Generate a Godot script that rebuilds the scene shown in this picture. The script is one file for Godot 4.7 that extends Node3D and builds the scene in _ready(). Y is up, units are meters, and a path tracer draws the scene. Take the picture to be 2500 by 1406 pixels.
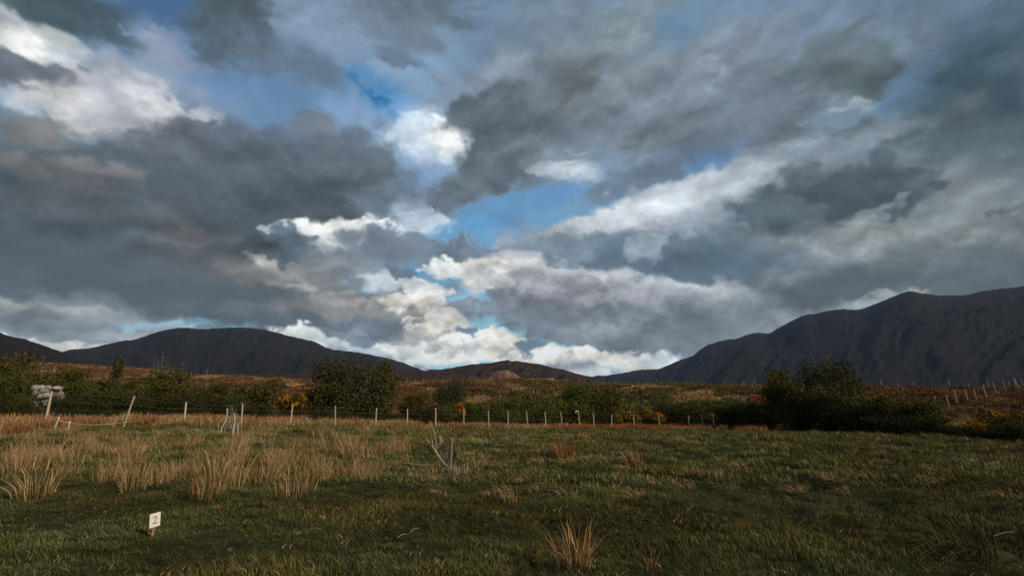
extends Node3D

# ------------------------------------------------------------------ camera
const PHOTO_W := 2500.0
const PHOTO_H := 1406.0
const FOCAL := 1390.0          # focal length in photograph pixels
const HORIZON := 940.0         # row of the photograph at eye level
const EYE := 1.55
var pitch := atan((HORIZON - PHOTO_H / 2.0) / FOCAL)

func direction(px: float, py: float) -> Vector3:
	var v := Vector3((px - PHOTO_W / 2.0) / FOCAL, -(py - PHOTO_H / 2.0) / FOCAL, -1.0)
	return v.rotated(Vector3.RIGHT, pitch).normalized()

func _ready() -> void:
	make_camera_and_light()
	make_sky()
	prepare()
	make_ground()
	make_hills()
	make_plants()
	make_fences()
	make_rocks()
	make_farm_things()
	make_sign()
	make_stakes()
	make_tussocks()
	make_grass()
	make_moor_cover()

func prepare() -> void:
	rng.seed = 2024
	bumps = noise(FastNoiseLite.TYPE_SIMPLEX_SMOOTH, 2, 1.0, 3)
	patches = noise(FastNoiseLite.TYPE_SIMPLEX_SMOOTH, 9, 0.35, 4)
	blotch = noise(FastNoiseLite.TYPE_SIMPLEX_SMOOTH, 12, 0.14, 4)
	make_materials()

func make_camera_and_light() -> void:
	var camera := Camera3D.new()
	camera.name = "camera"
	camera.fov = rad_to_deg(2.0 * atan(PHOTO_H / 2.0 / FOCAL))
	camera.position = Vector3(0, EYE, 0)
	camera.rotation.x = pitch
	camera.near = 0.05
	camera.far = 12000.0
	camera.current = true
	add_child(camera)
	var sun := DirectionalLight3D.new()
	sun.name = "sun"
	sun.light_energy = 1.25
	sun.light_color = Color(1.0, 0.90, 0.76)
	sun.light_angular_distance = 6.0
	sun.shadow_enabled = true
	sun.rotation_degrees = Vector3(-27.0, 58.0, 0.0)
	add_child(sun)

# ------------------------------------------------------------------ sky
const SKY_W := 4096
const AZ_LO := -47.0
const AZ_HI := 47.0
const EL_LO := -1.0
const EL_HI := 42.0
var sky_cols := 0
var sky_rows := 0
var sky_step := 0.0
var sky_r := PackedFloat32Array()
var sky_g := PackedFloat32Array()
var sky_b := PackedFloat32Array()
var noise_a := PackedFloat32Array()
var noise_b := PackedFloat32Array()
var warp_x := PackedFloat32Array()
var warp_y := PackedFloat32Array()

func noise(kind: int, seed_: int, freq: float, octaves: int, gain := 0.5) -> FastNoiseLite:
	var n := FastNoiseLite.new()
	n.noise_type = kind as FastNoiseLite.NoiseType
	n.seed = seed_
	n.frequency = freq
	n.fractal_type = FastNoiseLite.FRACTAL_FBM if octaves > 1 else FastNoiseLite.FRACTAL_NONE
	n.fractal_octaves = octaves
	n.fractal_gain = gain
	return n

func sky_at(px: float, py: float) -> Vector2:
	var d := direction(px, py)
	return Vector2(rad_to_deg(atan2(d.x, -d.z)), rad_to_deg(asin(d.y)))

# one cloud mass: centre and half axes as seen in the photograph, kept as azimuth and elevation
func cloud(px: float, py: float, rx: float, ry: float, turn: float, col: Color, opacity: float, soft: float, rag := 0.45) -> void:
	var c := sky_at(px, py)
	var t := deg_to_rad(turn)
	var e := 20.0
	var ax := (sky_at(px + cos(t) * e, py + sin(t) * e) - c) * (rx / e)
	var ay := (sky_at(px - sin(t) * e, py + cos(t) * e) - c) * (ry / e)
	var det := ax.x * ay.y - ax.y * ay.x
	soft = soft * 0.78 + 0.12
	if col.r > 0.66 and py < 620.0:   # high thin white has no firm edge
		soft = maxf(soft, 0.95)
	var wide := 1.0 + 0.17 * soft
	rag *= 1.3
	var reach := wide + rag * 0.7
	var ex := (absf(ax.x) + absf(ay.x)) * reach + 1.0
	var ey := (absf(ax.y) + absf(ay.y)) * reach + 0.7
	var i0 := maxi(0, int((c.x - ex - AZ_LO) / sky_step))
	var i1 := mini(sky_cols - 1, int((c.x + ex - AZ_LO) / sky_step))
	var j0 := maxi(0, int((EL_HI - c.y - ey) / sky_step))
	var j1 := mini(sky_rows - 1, int((EL_HI - c.y + ey) / sky_step))
	var phase := fposmod(px * 0.37 + py * 0.71, TAU)
	var ca := cos(phase) * rag
	var sa := sin(phase) * rag
	var m00 := ay.y / det
	var m01 := -ay.x / det
	var m10 := -ax.y / det
	var m11 := ax.x / det
	var inv := 1.0 / maxf(soft, 0.02)
	for j in range(j0, j1 + 1):
		var dy := EL_HI - j * sky_step - c.y
		var k := j * sky_cols + i0
		var dx := AZ_LO + i0 * sky_step - c.x
		for i in range(i0, i1 + 1):
			var wx := dx + warp_x[k]
			var wy := dy + warp_y[k]
			var u := m00 * wx + m01 * wy
			var v := m10 * wx + m11 * wy
			var a := (wide - sqrt(u * u + v * v) + ca * noise_a[k] + sa * noise_b[k]) * inv
			if a > 0.0:
				if a >= 1.0:
					a = opacity
				else:
					a = a * a * (3.0 - 2.0 * a) * opacity
				sky_r[k] += (col.r - sky_r[k]) * a
				sky_g[k] += (col.g - sky_g[k]) * a
				sky_b[k] += (col.b - sky_b[k]) * a
			dx += sky_step
			k += 1

# heaped cloud tops: rounded lumps with creases between them
var lumps: FastNoiseLite

func billow(i: int, j: int) -> float:
	var k := mini(j, sky_rows - 1) * sky_cols + i
	var x := i * sky_step + warp_x[k] * 1.2
	var y := j * sky_step * 1.7 + warp_y[k] * 2.0
	return -absf(lumps.get_noise_2d(x, y))

func to_linear(c: float) -> float:
	return pow((c + 0.055) / 1.055, 2.4) if c > 0.04045 else c / 12.92

func make_sky() -> void:
	sky_step = 360.0 / SKY_W
	sky_cols = int((AZ_HI - AZ_LO) / sky_step)
	sky_rows = int((EL_HI - EL_LO) / sky_step)
	var count := sky_cols * sky_rows
	for a in [sky_r, sky_g, sky_b, noise_a, noise_b, warp_x, warp_y]:
		a.resize(count)
	var layer := noise(FastNoiseLite.TYPE_SIMPLEX_SMOOTH, 11, 1.0, 5, 0.52)
	var puff := noise(FastNoiseLite.TYPE_SIMPLEX_SMOOTH, 23, 0.15, 5, 0.54)
	var curl := noise(FastNoiseLite.TYPE_SIMPLEX_SMOOTH, 51, 0.30, 5, 0.56)
	# the open sky: deeper blue overhead, pale cyan low down, a thin veil across it
	for j in sky_rows:
		var el := EL_HI - j * sky_step
		var t := clampf(el / 34.0, 0.0, 1.0)
		var low := Color8(150, 208, 226)
		var mid := Color8(92, 158, 206)
		var top := Color8(80, 118, 156)
		var base := low.lerp(mid, smoothstep(0.05, 0.42, t)).lerp(top, smoothstep(0.45, 1.0, t))
		var far := 1.0 / (tan(deg_to_rad(maxf(el, 0.0))) + 0.16)
		for i in sky_cols:
			var az := deg_to_rad(AZ_LO + i * sky_step)
			var k := j * sky_cols + i
			var x := sin(az) * far
			var z := cos(az) * far
			var n := layer.get_noise_2d(x * 1.3, z * 0.8)
			noise_a[k] = n * 0.6 + 0.75 * puff.get_noise_2d(i * sky_step, j * sky_step * 1.5)
			noise_b[k] = layer.get_noise_2d(x * 1.7 + 40.0, z * 1.1) * 0.55 + 0.75 * puff.get_noise_2d(i * sky_step + 300.0, j * sky_step * 1.5)
			var torn := 0.72 + 0.28 * exp(-pow((rad_to_deg(az) + 2.0) / 20.0, 2.0)) * smoothstep(24.0, 9.0, el)
			warp_x[k] = torn * 1.7 * curl.get_noise_2d(i * sky_step, j * sky_step * 1.35)
			warp_y[k] = torn * 1.15 * curl.get_noise_2d(i * sky_step + 150.0, j * sky_step * 1.35 + 70.0)
			sky_r[k] = base.r
			sky_g[k] = base.g
			sky_b[k] = base.b
	lumps = noise(FastNoiseLite.TYPE_SIMPLEX_SMOOTH, 37, 0.10, 4, 0.46)
	paint_clouds()
	# billows: every cloud carries finer light and dark of its own
	var half := SKY_W / 2
	var image := make_far_sky()
	for j in sky_rows:
		var el := EL_HI - j * sky_step
		var row := int((90.0 - el) / sky_step)
		for i in sky_cols:
			var k := j * sky_cols + i
			var grey := 1.0 - clampf((sky_b[k] - sky_r[k] - 0.06) * 4.0, 0.0, 0.8)
			var m := 1.0 + grey * (0.15 * noise_b[k] + (0.20 + 0.12 * smoothstep(16.0, 6.0, el)) * (billow(i, j) - billow(i, j + 14)))
			# crisper air: more contrast between lit and shaded cloud
			m *= 1.0 + 0.20 * ((sky_r[k] + sky_g[k] + sky_b[k]) / 3.0 * m - 0.50)
			var az := AZ_LO + i * sky_step
			var edge := minf(minf(az - AZ_LO, AZ_HI - az) / 4.0, (EL_HI - el) / 4.0)
			var r := (sky_r[k] - 0.008 * grey) * m
			var g := sky_g[k] * m
			var b := (sky_b[k] - 0.012 * grey) * m
			if el < 13.0:   # low cloud colour is lifted to a brightness floor
				var lum := (r + g + b) / 3.0
				var lift := (0.345 + 0.05 * log(1.0 + exp((lum - 0.345) / 0.05)) - lum) * smoothstep(13.0, 10.0, el)
				r += lift
				g += lift
				b += lift
			var c := Color(to_linear(clampf(r, 0.0, 1.0)), to_linear(clampf(g, 0.0, 1.0)), to_linear(clampf(b, 0.0, 1.0)))
			var col := posmod(int(round(az / sky_step)), SKY_W)
			if edge < 1.0:
				c = image.get_pixel(col, row).lerp(c, smoothstep(0.0, 1.0, edge))
			image.set_pixel(col, row, c)
	var sky_material := PanoramaSkyMaterial.new()
	sky_material.panorama = ImageTexture.create_from_image(image)
	var sky := Sky.new()
	sky.sky_material = sky_material
	var environment := Environment.new()
	environment.background_mode = Environment.BG_SKY
	environment.sky = sky
	environment.tonemap_mode = Environment.TONE_MAPPER_LINEAR
	environment.tonemap_exposure = 1.0
	environment.fog_enabled = true
	environment.fog_density = 0.000038
	environment.fog_light_color = Color(0.62, 0.77, 1.0)
	environment.sdfgi_enabled = true
	environment.ssao_enabled = true
	environment.ssil_enabled = true
	var world := WorldEnvironment.new()
	world.name = "world_environment"
	world.environment = environment
	add_child(world)

# the rest of the dome: the same broken cloud layer going on all round
func make_far_sky() -> Image:
	var w := 720
	var h := 360
	var small := Image.create(w, h, false, Image.FORMAT_RGBF)
	var cover := noise(FastNoiseLite.TYPE_SIMPLEX_SMOOTH, 5, 0.9, 5, 0.5)
	var tone := noise(FastNoiseLite.TYPE_SIMPLEX_SMOOTH, 6, 1.6, 4, 0.5)
	for j in h:
		var el := PI / 2.0 - (j + 0.5) / h * PI
		for i in w:
			var c: Color
			if el < -0.01:
				c = Color(0.030, 0.031, 0.024)
			else:
				var az := (i + 0.5) / w * TAU
				var d := Vector3(sin(az) * cos(el), sin(el) + 0.16, -cos(az) * cos(el))
				var x := d.x / d.y
				var z := d.z / d.y
				var n := cover.get_noise_2d(x, z)
				var s := tone.get_noise_2d(x + 7.0, z - 3.0)
				var open := Color8(150, 200, 222).lerp(Color8(82, 124, 164), smoothstep(0.0, 0.5, el))
				var grey := Color8(74, 85, 97).lerp(Color8(134, 142, 154), smoothstep(-0.5, 0.55, s))
				var c8 := open.lerp(Color8(196, 200, 206), smoothstep(-0.52, -0.4, n)).lerp(grey, smoothstep(-0.44, -0.2, n))
				c = Color(to_linear(c8.r), to_linear(c8.g), to_linear(c8.b))
			small.set_pixel(i, j, c)
	small.resize(SKY_W, SKY_W / 2, Image.INTERPOLATE_CUBIC)
	return small

func paint_clouds() -> void:
	var rng := RandomNumberGenerator.new()
	rng.seed = 77
	# x, y, half width, half height, turn, red, green, blue, opacity, softness, raggedness
	for m in [
		# the cloud layer as a whole, region by region
		[1250, 100, 2200, 300, 0, 112, 136, 164, 0.85, 1.0, 0.5], [300, 560, 900, 330, 0, 92, 100, 110, 0.97, 0.9, 0.3],
		[2100, 560, 900, 330, -8, 112, 122, 132, 0.97, 0.9, 0.3], [1500, 760, 600, 120, 0, 124, 132, 144, 0.9, 0.9, 0.4],
		[2200, 820, 700, 130, 0, 118, 128, 138, 0.95, 0.9, 0.3], [200, 830, 700, 60, 0, 160, 168, 178, 0.9, 0.9, 0.4],
		[820, 760, 420, 110, 5, 124, 128, 136, 0.9, 0.9, 0.4], [1060, 560, 260, 110, 0, 140, 160, 184, 0.8, 1.0, 0.5],
		# thin high veil
		[1250, 60, 1700, 220, 0, 122, 142, 164, 0.5, 1.0, 0.6], [560, 210, 420, 190, 25, 112, 142, 176, 0.8, 1.0, 0.5],
		[330, 190, 300, 120, 20, 146, 156, 178, 0.8, 1.0, 0.5], [820, 90, 260, 150, 20, 128, 148, 176, 0.8, 1.0, 0.5],
		[1000, 150, 160, 130, 10, 132, 160, 190, 0.8, 1.0, 0.5], [1650, 90, 190, 120, 10, 108, 140, 168, 0.9, 1.0, 0.4],
		[2150, 120, 480, 200, -25, 106, 126, 148, 0.9, 1.0, 0.4], [1500, 330, 700, 240, -20, 138, 156, 178, 0.7, 1.0, 0.5],
		# upper left
		[120, 20, 230, 90, 15, 72, 88, 98, 0.95, 0.9, 0.5], [400, 10, 190, 70, 5, 78, 108, 146, 0.8, 1.0, 0.4],
		[575, 70, 110, 150, -8, 84, 98, 110, 0.95, 0.9, 0.5], [690, 150, 200, 90, 20, 100, 116, 136, 0.75, 1.0, 0.5],
		[760, 40, 120, 80, 20, 132, 150, 174, 0.7, 1.0, 0.4],
		[60, 120, 250, 90, 28, 192, 194, 198, 0.85, 1.1, 0.45], [260, 250, 320, 100, 22, 176, 178, 189, 0.85, 1.1, 0.45],
		[20, 105, 130, 55, 20, 232, 231, 228, 0.9, 0.8, 0.4], [380, 225, 170, 42, 25, 200, 202, 212, 0.8, 1.0, 0.5],
		[250, 300, 170, 40, -5, 194, 193, 197, 0.8, 1.1, 0.4],
		[70, 178, 130, 38, 14, 108, 114, 128, 0.95, 0.5, 0.6], [170, 205, 70, 18, 30, 116, 120, 134, 0.9, 0.6, 0.6],
		[310, 240, 60, 14, 12, 150, 162, 176, 0.8, 0.8, 0.6], [212, 170, 26, 12, 10, 130, 144, 158, 0.8, 0.8, 0.6],
		[30, 330, 190, 90, 20, 122, 118, 120, 0.9, 1.0, 0.4], [445, 245, 34, 40, 10, 122, 136, 158, 0.85, 0.8, 0.6],
		[700, 235, 230, 70, 8, 104, 138, 174, 0.85, 1.0, 0.4], [560, 215, 120, 60, 10, 108, 140, 178, 0.7, 1.0, 0.4], [400, 120, 120, 50, 20, 138, 150, 176, 0.6, 1.0, 0.4],
		[390, 12, 110, 34, 5, 72, 106, 146, 0.8, 1.0, 0.4],
		[300, 262, 230, 60, 16, 182, 183, 193, 0.8, 1.1, 0.4], [400, 272, 90, 26, 20, 204, 206, 213, 0.8, 0.9, 0.5], [110, 235, 160, 40, 8, 196, 193, 196, 0.8, 1.0, 0.4],
		# blue rift and its rags
		[940, 240, 140, 60, 32, 78, 138, 186, 0.95, 1.0, 0.45], [920, 240, 84, 15, 38, 54, 112, 162, 0.9, 1.1, 0.5], [945, 255, 40, 16, 10, 58, 118, 168, 0.8, 1.1, 0.5],
		[990, 270, 60, 40, 0, 116, 160, 206, 0.8, 1.0, 0.5], [1050, 130, 80, 50, -20, 136, 168, 198, 0.7, 1.0, 0.5],
		[870, 300, 110, 70, 35, 136, 164, 200, 0.7, 1.0, 0.4],
		# the great grey cloud right of the rift
		[980, 60, 180, 110, 15, 112, 126, 144, 0.85, 0.9, 0.5], [1020, 20, 170, 50, 0, 104, 118, 132, 0.7, 1.0, 0.4],
		[1370, 200, 330, 210, -25, 120, 132, 146, 0.95, 0.85, 0.45], [1560, 250, 320, 130, -22, 124, 134, 148, 0.9, 0.9, 0.4],
		[1300, 300, 200, 150, -15, 108, 118, 132, 0.9, 0.9, 0.4], [1480, 90, 200, 70, -15, 130, 144, 156, 0.6, 1.0, 0.4],
		[1230, 190, 60, 90, 25, 140, 152, 168, 0.7, 1.0, 0.6], [1380, 205, 130, 60, -40, 110, 114, 120, 0.7, 1.0, 0.5],
		[1640, 330, 150, 50, -18, 100, 114, 122, 0.85, 0.9, 0.4], [1770, 150, 260, 70, -28, 122, 132, 148, 0.75, 1.0, 0.4],
		[1680, 210, 130, 60, -20, 140, 152, 168, 0.65, 1.0, 0.4],
		# white cumulus in the rift
		[1045, 350, 116, 86, 10, 190, 201, 216, 0.9, 1.0, 0.4], [1085, 330, 80, 64, 20, 226, 228, 231, 0.95, 0.8, 0.35],
		[1000, 330, 60, 50, 0, 196, 210, 226, 0.7, 0.9, 0.5], [965, 350, 26, 34, 0, 168, 190, 216, 0.7, 0.9, 0.5],
		[1200, 350, 66, 118, -6, 94, 104, 116, 1.0, 0.5, 0.3], [1260, 400, 130, 70, -15, 104, 116, 126, 0.9, 0.9, 0.4],
		[1010, 440, 120, 60, 0, 128, 156, 192, 0.85, 1.0, 0.5], [1110, 470, 110, 45, -12, 104, 116, 128, 0.95, 0.8, 0.5],
		# left: long dark bank
		[520, 425, 470, 105, -1, 102, 108, 121, 0.95, 0.75, 0.35], [640, 412, 350, 92, 5, 93, 102, 112, 0.9, 0.8, 0.4],
		[420, 352, 110, 50, -8, 108, 114, 129, 0.9, 0.65, 0.5], [860, 380, 160, 110, 15, 102, 112, 126, 0.9, 0.8, 0.45],
		[565, 338, 80, 42, 0, 108, 118, 134, 0.85, 0.75, 0.5], [700, 350, 100, 46, 10, 104, 116, 134, 0.7, 0.9, 0.5],
		[120, 480, 520, 130, 5, 80, 92, 102, 0.95, 0.9, 0.3], [760, 480, 270, 80, 3, 86, 94, 104, 0.95, 0.8, 0.4],
		[950, 500, 110, 90, 0, 108, 120, 136, 0.85, 0.9, 0.5], [170, 415, 200, 40, 8, 120, 119, 124, 0.75, 1.0, 0.4],
		[300, 520, 460, 90, 5, 92, 97, 106, 0.75, 1.0, 0.3], [100, 640, 620, 110, 4, 78, 89, 100, 0.97, 0.95, 0.25],
		[500, 620, 330, 110, 5, 92, 96, 104, 0.85, 1.0, 0.35], [640, 540, 220, 60, 0, 84, 92, 102, 0.85, 0.9, 0.4],
		[420, 740, 560, 60, 6, 84, 93, 104, 0.95, 0.9, 0.3], [760, 760, 330, 55, 5, 98, 102, 110, 0.9, 0.9, 0.35],
		[470, 585, 120, 22, 4, 112, 112, 116, 0.5, 1.0, 0.5], [330, 700, 330, 40, 3, 74, 86, 98, 0.7, 1.0, 0.3],
		# bright break above the centre
		[830, 580, 120, 44, 5, 196, 200, 206, 0.9, 0.9, 0.5], [800, 556, 80, 22, -8, 236, 236, 234, 0.95, 0.7, 0.6],
		[885, 550, 64, 24, -10, 232, 234, 236, 0.92, 0.65, 0.6], [760, 585, 50, 22, 20, 226, 226, 226, 0.85, 0.7, 0.6], [690, 560, 50, 14, 5, 196, 208, 226, 0.7, 0.8, 0.6],
		[1025, 548, 62, 40, 0, 212, 219, 226, 0.92, 0.7, 0.6], [1010, 520, 70, 40, 20, 160, 178, 198, 0.7, 0.9, 0.5],
		[640, 640, 60, 24, 15, 200, 198, 196, 0.85, 0.9, 0.5], [725, 692, 110, 22, 8, 184, 178, 173, 0.85, 1.0, 0.4],
		[640, 670, 150, 40, 5, 132, 130, 132, 0.7, 1.0, 0.4], [705, 600, 62, 48, 0, 92, 106, 120, 0.95, 0.7, 0.55],
		[960, 610, 130, 60, 8, 116, 126, 142, 0.95, 0.75, 0.5], [850, 640, 120, 46, 20, 136, 140, 150, 0.85, 0.9, 0.5],
		[800, 690, 100, 50, 15, 128, 128, 134, 0.85, 0.9, 0.4],
		# blue opening on the axis
		[1250, 505, 200, 44, -14, 102, 147, 188, 0.97, 0.8, 0.4], [1150, 553, 120, 26, -12, 98, 156, 202, 0.95, 0.8, 0.4],
		[1330, 475, 160, 26, -8, 104, 146, 192, 0.8, 0.9, 0.4], [1730, 375, 140, 42, -14, 90, 130, 172, 0.95, 0.9, 0.4],
		[1385, 400, 120, 46, 5, 150, 162, 178, 0.7, 1.1, 0.5], [1385, 414, 84, 26, 8, 182, 192, 205, 0.7, 1.2, 0.7], [1420, 420, 36, 14, 0, 206, 211, 219, 0.5, 1.1, 0.6],
		[1650, 60, 50, 50, 20, 96, 130, 160, 0.55, 1.2, 0.9],
		# right: layered banks rising to the upper right
		[1900, 250, 420, 110, -26, 112, 122, 138, 0.9, 0.9, 0.4], [2090, 190, 130, 70, -20, 96, 110, 116, 0.95, 0.75, 0.4],
		[1980, 150, 170, 46, -30, 104, 118, 128, 0.75, 0.9, 0.4], [2180, 90, 70, 36, 25, 120, 142, 160, 0.6, 1.0, 0.8],
		[1920, 320, 130, 46, -26, 102, 114, 124, 0.9, 0.8, 0.45], [2060, 290, 120, 60, -14, 124, 142, 160, 0.85, 1.0, 0.6],
		[2090, 262, 70, 14, -8, 146, 160, 176, 0.75, 0.8, 0.7], [1985, 342, 42, 12, -24, 140, 160, 172, 0.75, 0.8, 0.6],
		[2040, 330, 60, 22, 0, 110, 124, 138, 0.8, 0.9, 0.6],
		[2420, 210, 330, 190, -35, 68, 86, 100, 0.97, 0.95, 0.3], [2350, 330, 260, 110, -5, 88, 102, 108, 0.9, 1.0, 0.3],
		[2470, 150, 90, 40, -20, 84, 102, 112, 0.6, 1.0, 0.5], [2440, 60, 160, 80, -20, 86, 112, 130, 0.7, 1.0, 0.3],
		[1870, 425, 330, 56, -18, 140, 151, 166, 0.9, 1.0, 0.35], [1760, 440, 170, 42, -22, 186, 194, 206, 0.85, 1.0, 0.4],
		[1600, 485, 190, 38, -18, 192, 198, 209, 0.9, 1.0, 0.35], [1560, 555, 420, 62, -14, 154, 163, 176, 0.92, 1.0, 0.3],
		[1330, 600, 200, 46, -14, 166, 176, 190, 0.9, 0.8, 0.35], [1480, 540, 250, 26, -14, 190, 196, 206, 0.8, 0.9, 0.3],
		[2250, 470, 330, 110, -8, 122, 130, 140, 0.95, 0.95, 0.3], [2030, 485, 235, 72, -6, 80, 90, 100, 0.98, 0.6, 0.4],
		[2190, 440, 100, 56, 10, 84, 94, 103, 0.95, 0.7, 0.45], [1900, 510, 120, 50, 10, 96, 110, 122, 0.85, 0.9, 0.4],
		[2140, 510, 80, 16, -14, 128, 138, 146, 0.7, 0.8, 0.6], [2200, 520, 46, 16, 10, 86, 96, 104, 0.85, 0.8, 0.5],
		[2110, 590, 420, 60, -6, 134, 140, 146, 0.92, 0.9, 0.35], [2400, 600, 220, 70, -12, 112, 118, 122, 0.9, 0.95, 0.3],
		[2460, 508, 50, 12, -25, 98, 106, 112, 0.85, 0.7, 0.5],
		[1690, 478, 250, 44, -16, 188, 194, 205, 0.85, 1.0, 0.35], [1560, 520, 180, 34, -16, 198, 203, 212, 0.8, 1.0, 0.35], [2150, 588, 330, 38, -6, 141, 147, 153, 0.85, 1.0, 0.35], [2380, 480, 150, 46, -4, 132, 139, 146, 0.8, 1.0, 0.3],
		# blue grey bank across the right centre
		[1640, 625, 380, 62, 3, 98, 116, 134, 0.97, 0.85, 0.35], [1330, 620, 170, 40, -8, 128, 144, 162, 0.8, 0.95, 0.4],
		[1760, 640, 180, 50, 8, 92, 110, 126, 0.85, 0.95, 0.3], [1580, 602, 56, 32, -20, 142, 156, 170, 0.85, 0.7, 0.6],
		[1118, 622, 48, 34, 15, 100, 116, 134, 0.97, 0.6, 0.55], [1180, 610, 90, 24, 10, 118, 132, 150, 0.8, 0.9, 0.5],
		[2090, 690, 430, 60, -9, 100, 108, 116, 0.95, 0.8, 0.3], [2010, 716, 290, 34, -5, 82, 92, 104, 0.98, 0.75, 0.3], [1800, 728, 90, 22, 4, 92, 102, 114, 0.9, 0.8, 0.4],
		[2330, 700, 300, 50, -6, 88, 97, 105, 0.97, 0.85, 0.25], [1880, 700, 110, 44, -20, 118, 126, 134, 0.85, 0.9, 0.4],
		# cloud heads below it
		[1330, 660, 200, 32, 8, 198, 197, 202, 0.9, 0.85, 0.45], [1160, 660, 90, 30, 5, 226, 222, 218, 0.92, 0.7, 0.5],
		[1300, 690, 150, 46, 5, 178, 178, 186, 0.92, 0.8, 0.4], [1620, 705, 220, 34, 10, 184, 188, 196, 0.92, 0.8, 0.45],
		[1460, 720, 230, 50, 5, 156, 157, 168, 0.92, 0.8, 0.4], [1700, 740, 200, 40, 6, 150, 156, 166, 0.9, 0.9, 0.4],
		[1270, 745, 130, 40, 8, 122, 126, 138, 0.95, 0.7, 0.4], [1480, 780, 240, 46, 4, 104, 112, 122, 0.95, 0.8, 0.4],
		[1400, 745, 110, 24, 15, 128, 130, 142, 0.7, 0.9, 0.5],
		[1780, 800, 330, 80, 0, 122, 132, 142, 0.95, 0.95, 0.35], [2050, 760, 240, 26, -14, 138, 148, 156, 0.9, 0.9, 0.3],
		[2180, 725, 90, 16, -12, 150, 154, 158, 0.8, 0.9, 0.3], [1690, 780, 90, 40, 10, 100, 114, 126, 0.7, 1.0, 0.5],
		# centre, low: white heads with cyan gaps
		[1215, 792, 110, 40, 12, 136, 194, 218, 0.9, 0.9, 0.35], [1140, 725, 60, 26, 0, 140, 192, 222, 0.9, 0.8, 0.35],
		[1330, 830, 130, 22, 5, 138, 192, 214, 0.95, 0.8, 0.35],
		[1120, 752, 46, 24, -18, 132, 140, 156, 0.97, 0.5, 0.4], [1060, 728, 40, 32, 0, 216, 216, 222, 0.95, 0.6, 0.5],
		[960, 690, 100, 26, 10, 196, 204, 214, 0.85, 0.8, 0.6], [985, 670, 60, 22, 25, 110, 124, 142, 0.9, 0.7, 0.6],
		[930, 745, 180, 34, 3, 176, 173, 172, 0.9, 0.9, 0.4], [1000, 738, 80, 18, -10, 216, 212, 206, 0.8, 0.9, 0.4],
		[860, 772, 230, 36, 5, 136, 135, 139, 0.92, 0.9, 0.35], [900, 805, 210, 30, 6, 112, 120, 134, 0.95, 0.8, 0.35],
		[1060, 795, 70, 38, -8, 226, 222, 214, 0.95, 0.7, 0.45], [1010, 825, 80, 24, -8, 176, 172, 172, 0.85, 0.9, 0.4],
		[1400, 800, 200, 46, 6, 118, 126, 140, 0.95, 0.75, 0.45], [1560, 830, 240, 50, 4, 118, 128, 140, 0.95, 0.9, 0.4],
		[1450, 810, 90, 26, 0, 142, 148, 160, 0.75, 0.9, 0.5],
		[1080, 655, 70, 22, 10, 214, 216, 218, 0.85, 0.7, 0.6], [1020, 700, 60, 20, 15, 210, 212, 216, 0.85, 0.7, 0.6], [1090, 770, 50, 26, 0, 206, 204, 202, 0.8, 0.8, 0.5], [1165, 700, 50, 20, 0, 196, 198, 204, 0.8, 0.8, 0.5],
		# low left: pale layers and cyan slots
		[160, 800, 560, 64, 4, 142, 150, 160, 0.95, 0.9, 0.35], [100, 752, 220, 14, 4, 172, 176, 178, 0.8, 0.9, 0.4],
		[400, 794, 200, 10, -2, 146, 186, 204, 0.85, 0.8, 0.4], [560, 790, 100, 9, 5, 136, 196, 220, 0.9, 0.7, 0.4],
		[70, 790, 190, 26, 3, 126, 134, 146, 0.85, 0.9, 0.45], [330, 824, 150, 22, -6, 166, 171, 181, 0.9, 0.8, 0.45],
		[210, 800, 80, 10, 0, 120, 136, 150, 0.7, 0.8, 0.5], [200, 845, 240, 16, 2, 132, 138, 150, 0.85, 0.8, 0.45],
		[210, 858, 130, 10, 0, 214, 214, 212, 0.9, 0.7, 0.5], [90, 838, 110, 10, 8, 212, 210, 206, 0.75, 0.8, 0.5],
		[640, 776, 220, 20, 5, 88, 98, 108, 0.8, 0.9, 0.35],
		# the white line of clouds behind the hills
		[1250, 930, 900, 40, 0, 206, 208, 210, 0.95, 0.8, 0.3], [2100, 900, 500, 60, 0, 124, 134, 144, 0.95, 0.9, 0.3],
		[120, 900, 500, 34, 0, 172, 178, 184, 0.95, 0.8, 0.3],
		[730, 830, 70, 30, 15, 226, 230, 232, 0.95, 0.6, 0.55], [820, 850, 90, 18, 8, 200, 208, 216, 0.9, 0.8, 0.5],
		[840, 822, 70, 14, 10, 128, 140, 154, 0.9, 0.8, 0.5], [1190, 835, 110, 32, 0, 228, 226, 220, 0.97, 0.55, 0.45],
		[1050, 862, 150, 26, 0, 222, 222, 220, 0.97, 0.65, 0.45], [1280, 870, 190, 28, 0, 224, 222, 216, 0.97, 0.65, 0.45],
		[1480, 880, 190, 26, 4, 224, 222, 216, 0.97, 0.6, 0.45], [1440, 862, 70, 16, 0, 232, 230, 224, 0.9, 0.7, 0.5],
		[1140, 812, 30, 18, 15, 112, 132, 156, 0.95, 0.6, 0.55], [1295, 842, 44, 16, -8, 108, 130, 150, 0.95, 0.6, 0.65],
		[1270, 855, 18, 8, 30, 110, 130, 150, 0.85, 0.7, 0.6], [1030, 892, 70, 10, 3, 152, 160, 178, 0.9, 0.8, 0.4],
		[1390, 894, 60, 18, 0, 160, 166, 182, 0.9, 0.8, 0.4], [900, 872, 110, 14, 6, 164, 170, 180, 0.85, 0.8, 0.4],
		[1620, 878, 60, 14, -15, 190, 206, 216, 0.8, 0.8, 0.5], [1720, 850, 160, 30, 0, 122, 132, 142, 0.8, 1.0, 0.4],
		[1110, 850, 70, 10, 0, 184, 184, 186, 0.6, 0.9, 0.6], [1230, 852, 50, 8, 0, 188, 184, 182, 0.6, 0.9, 0.6],
	]:
		var tone := Color8(m[5], m[6], m[7])
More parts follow.
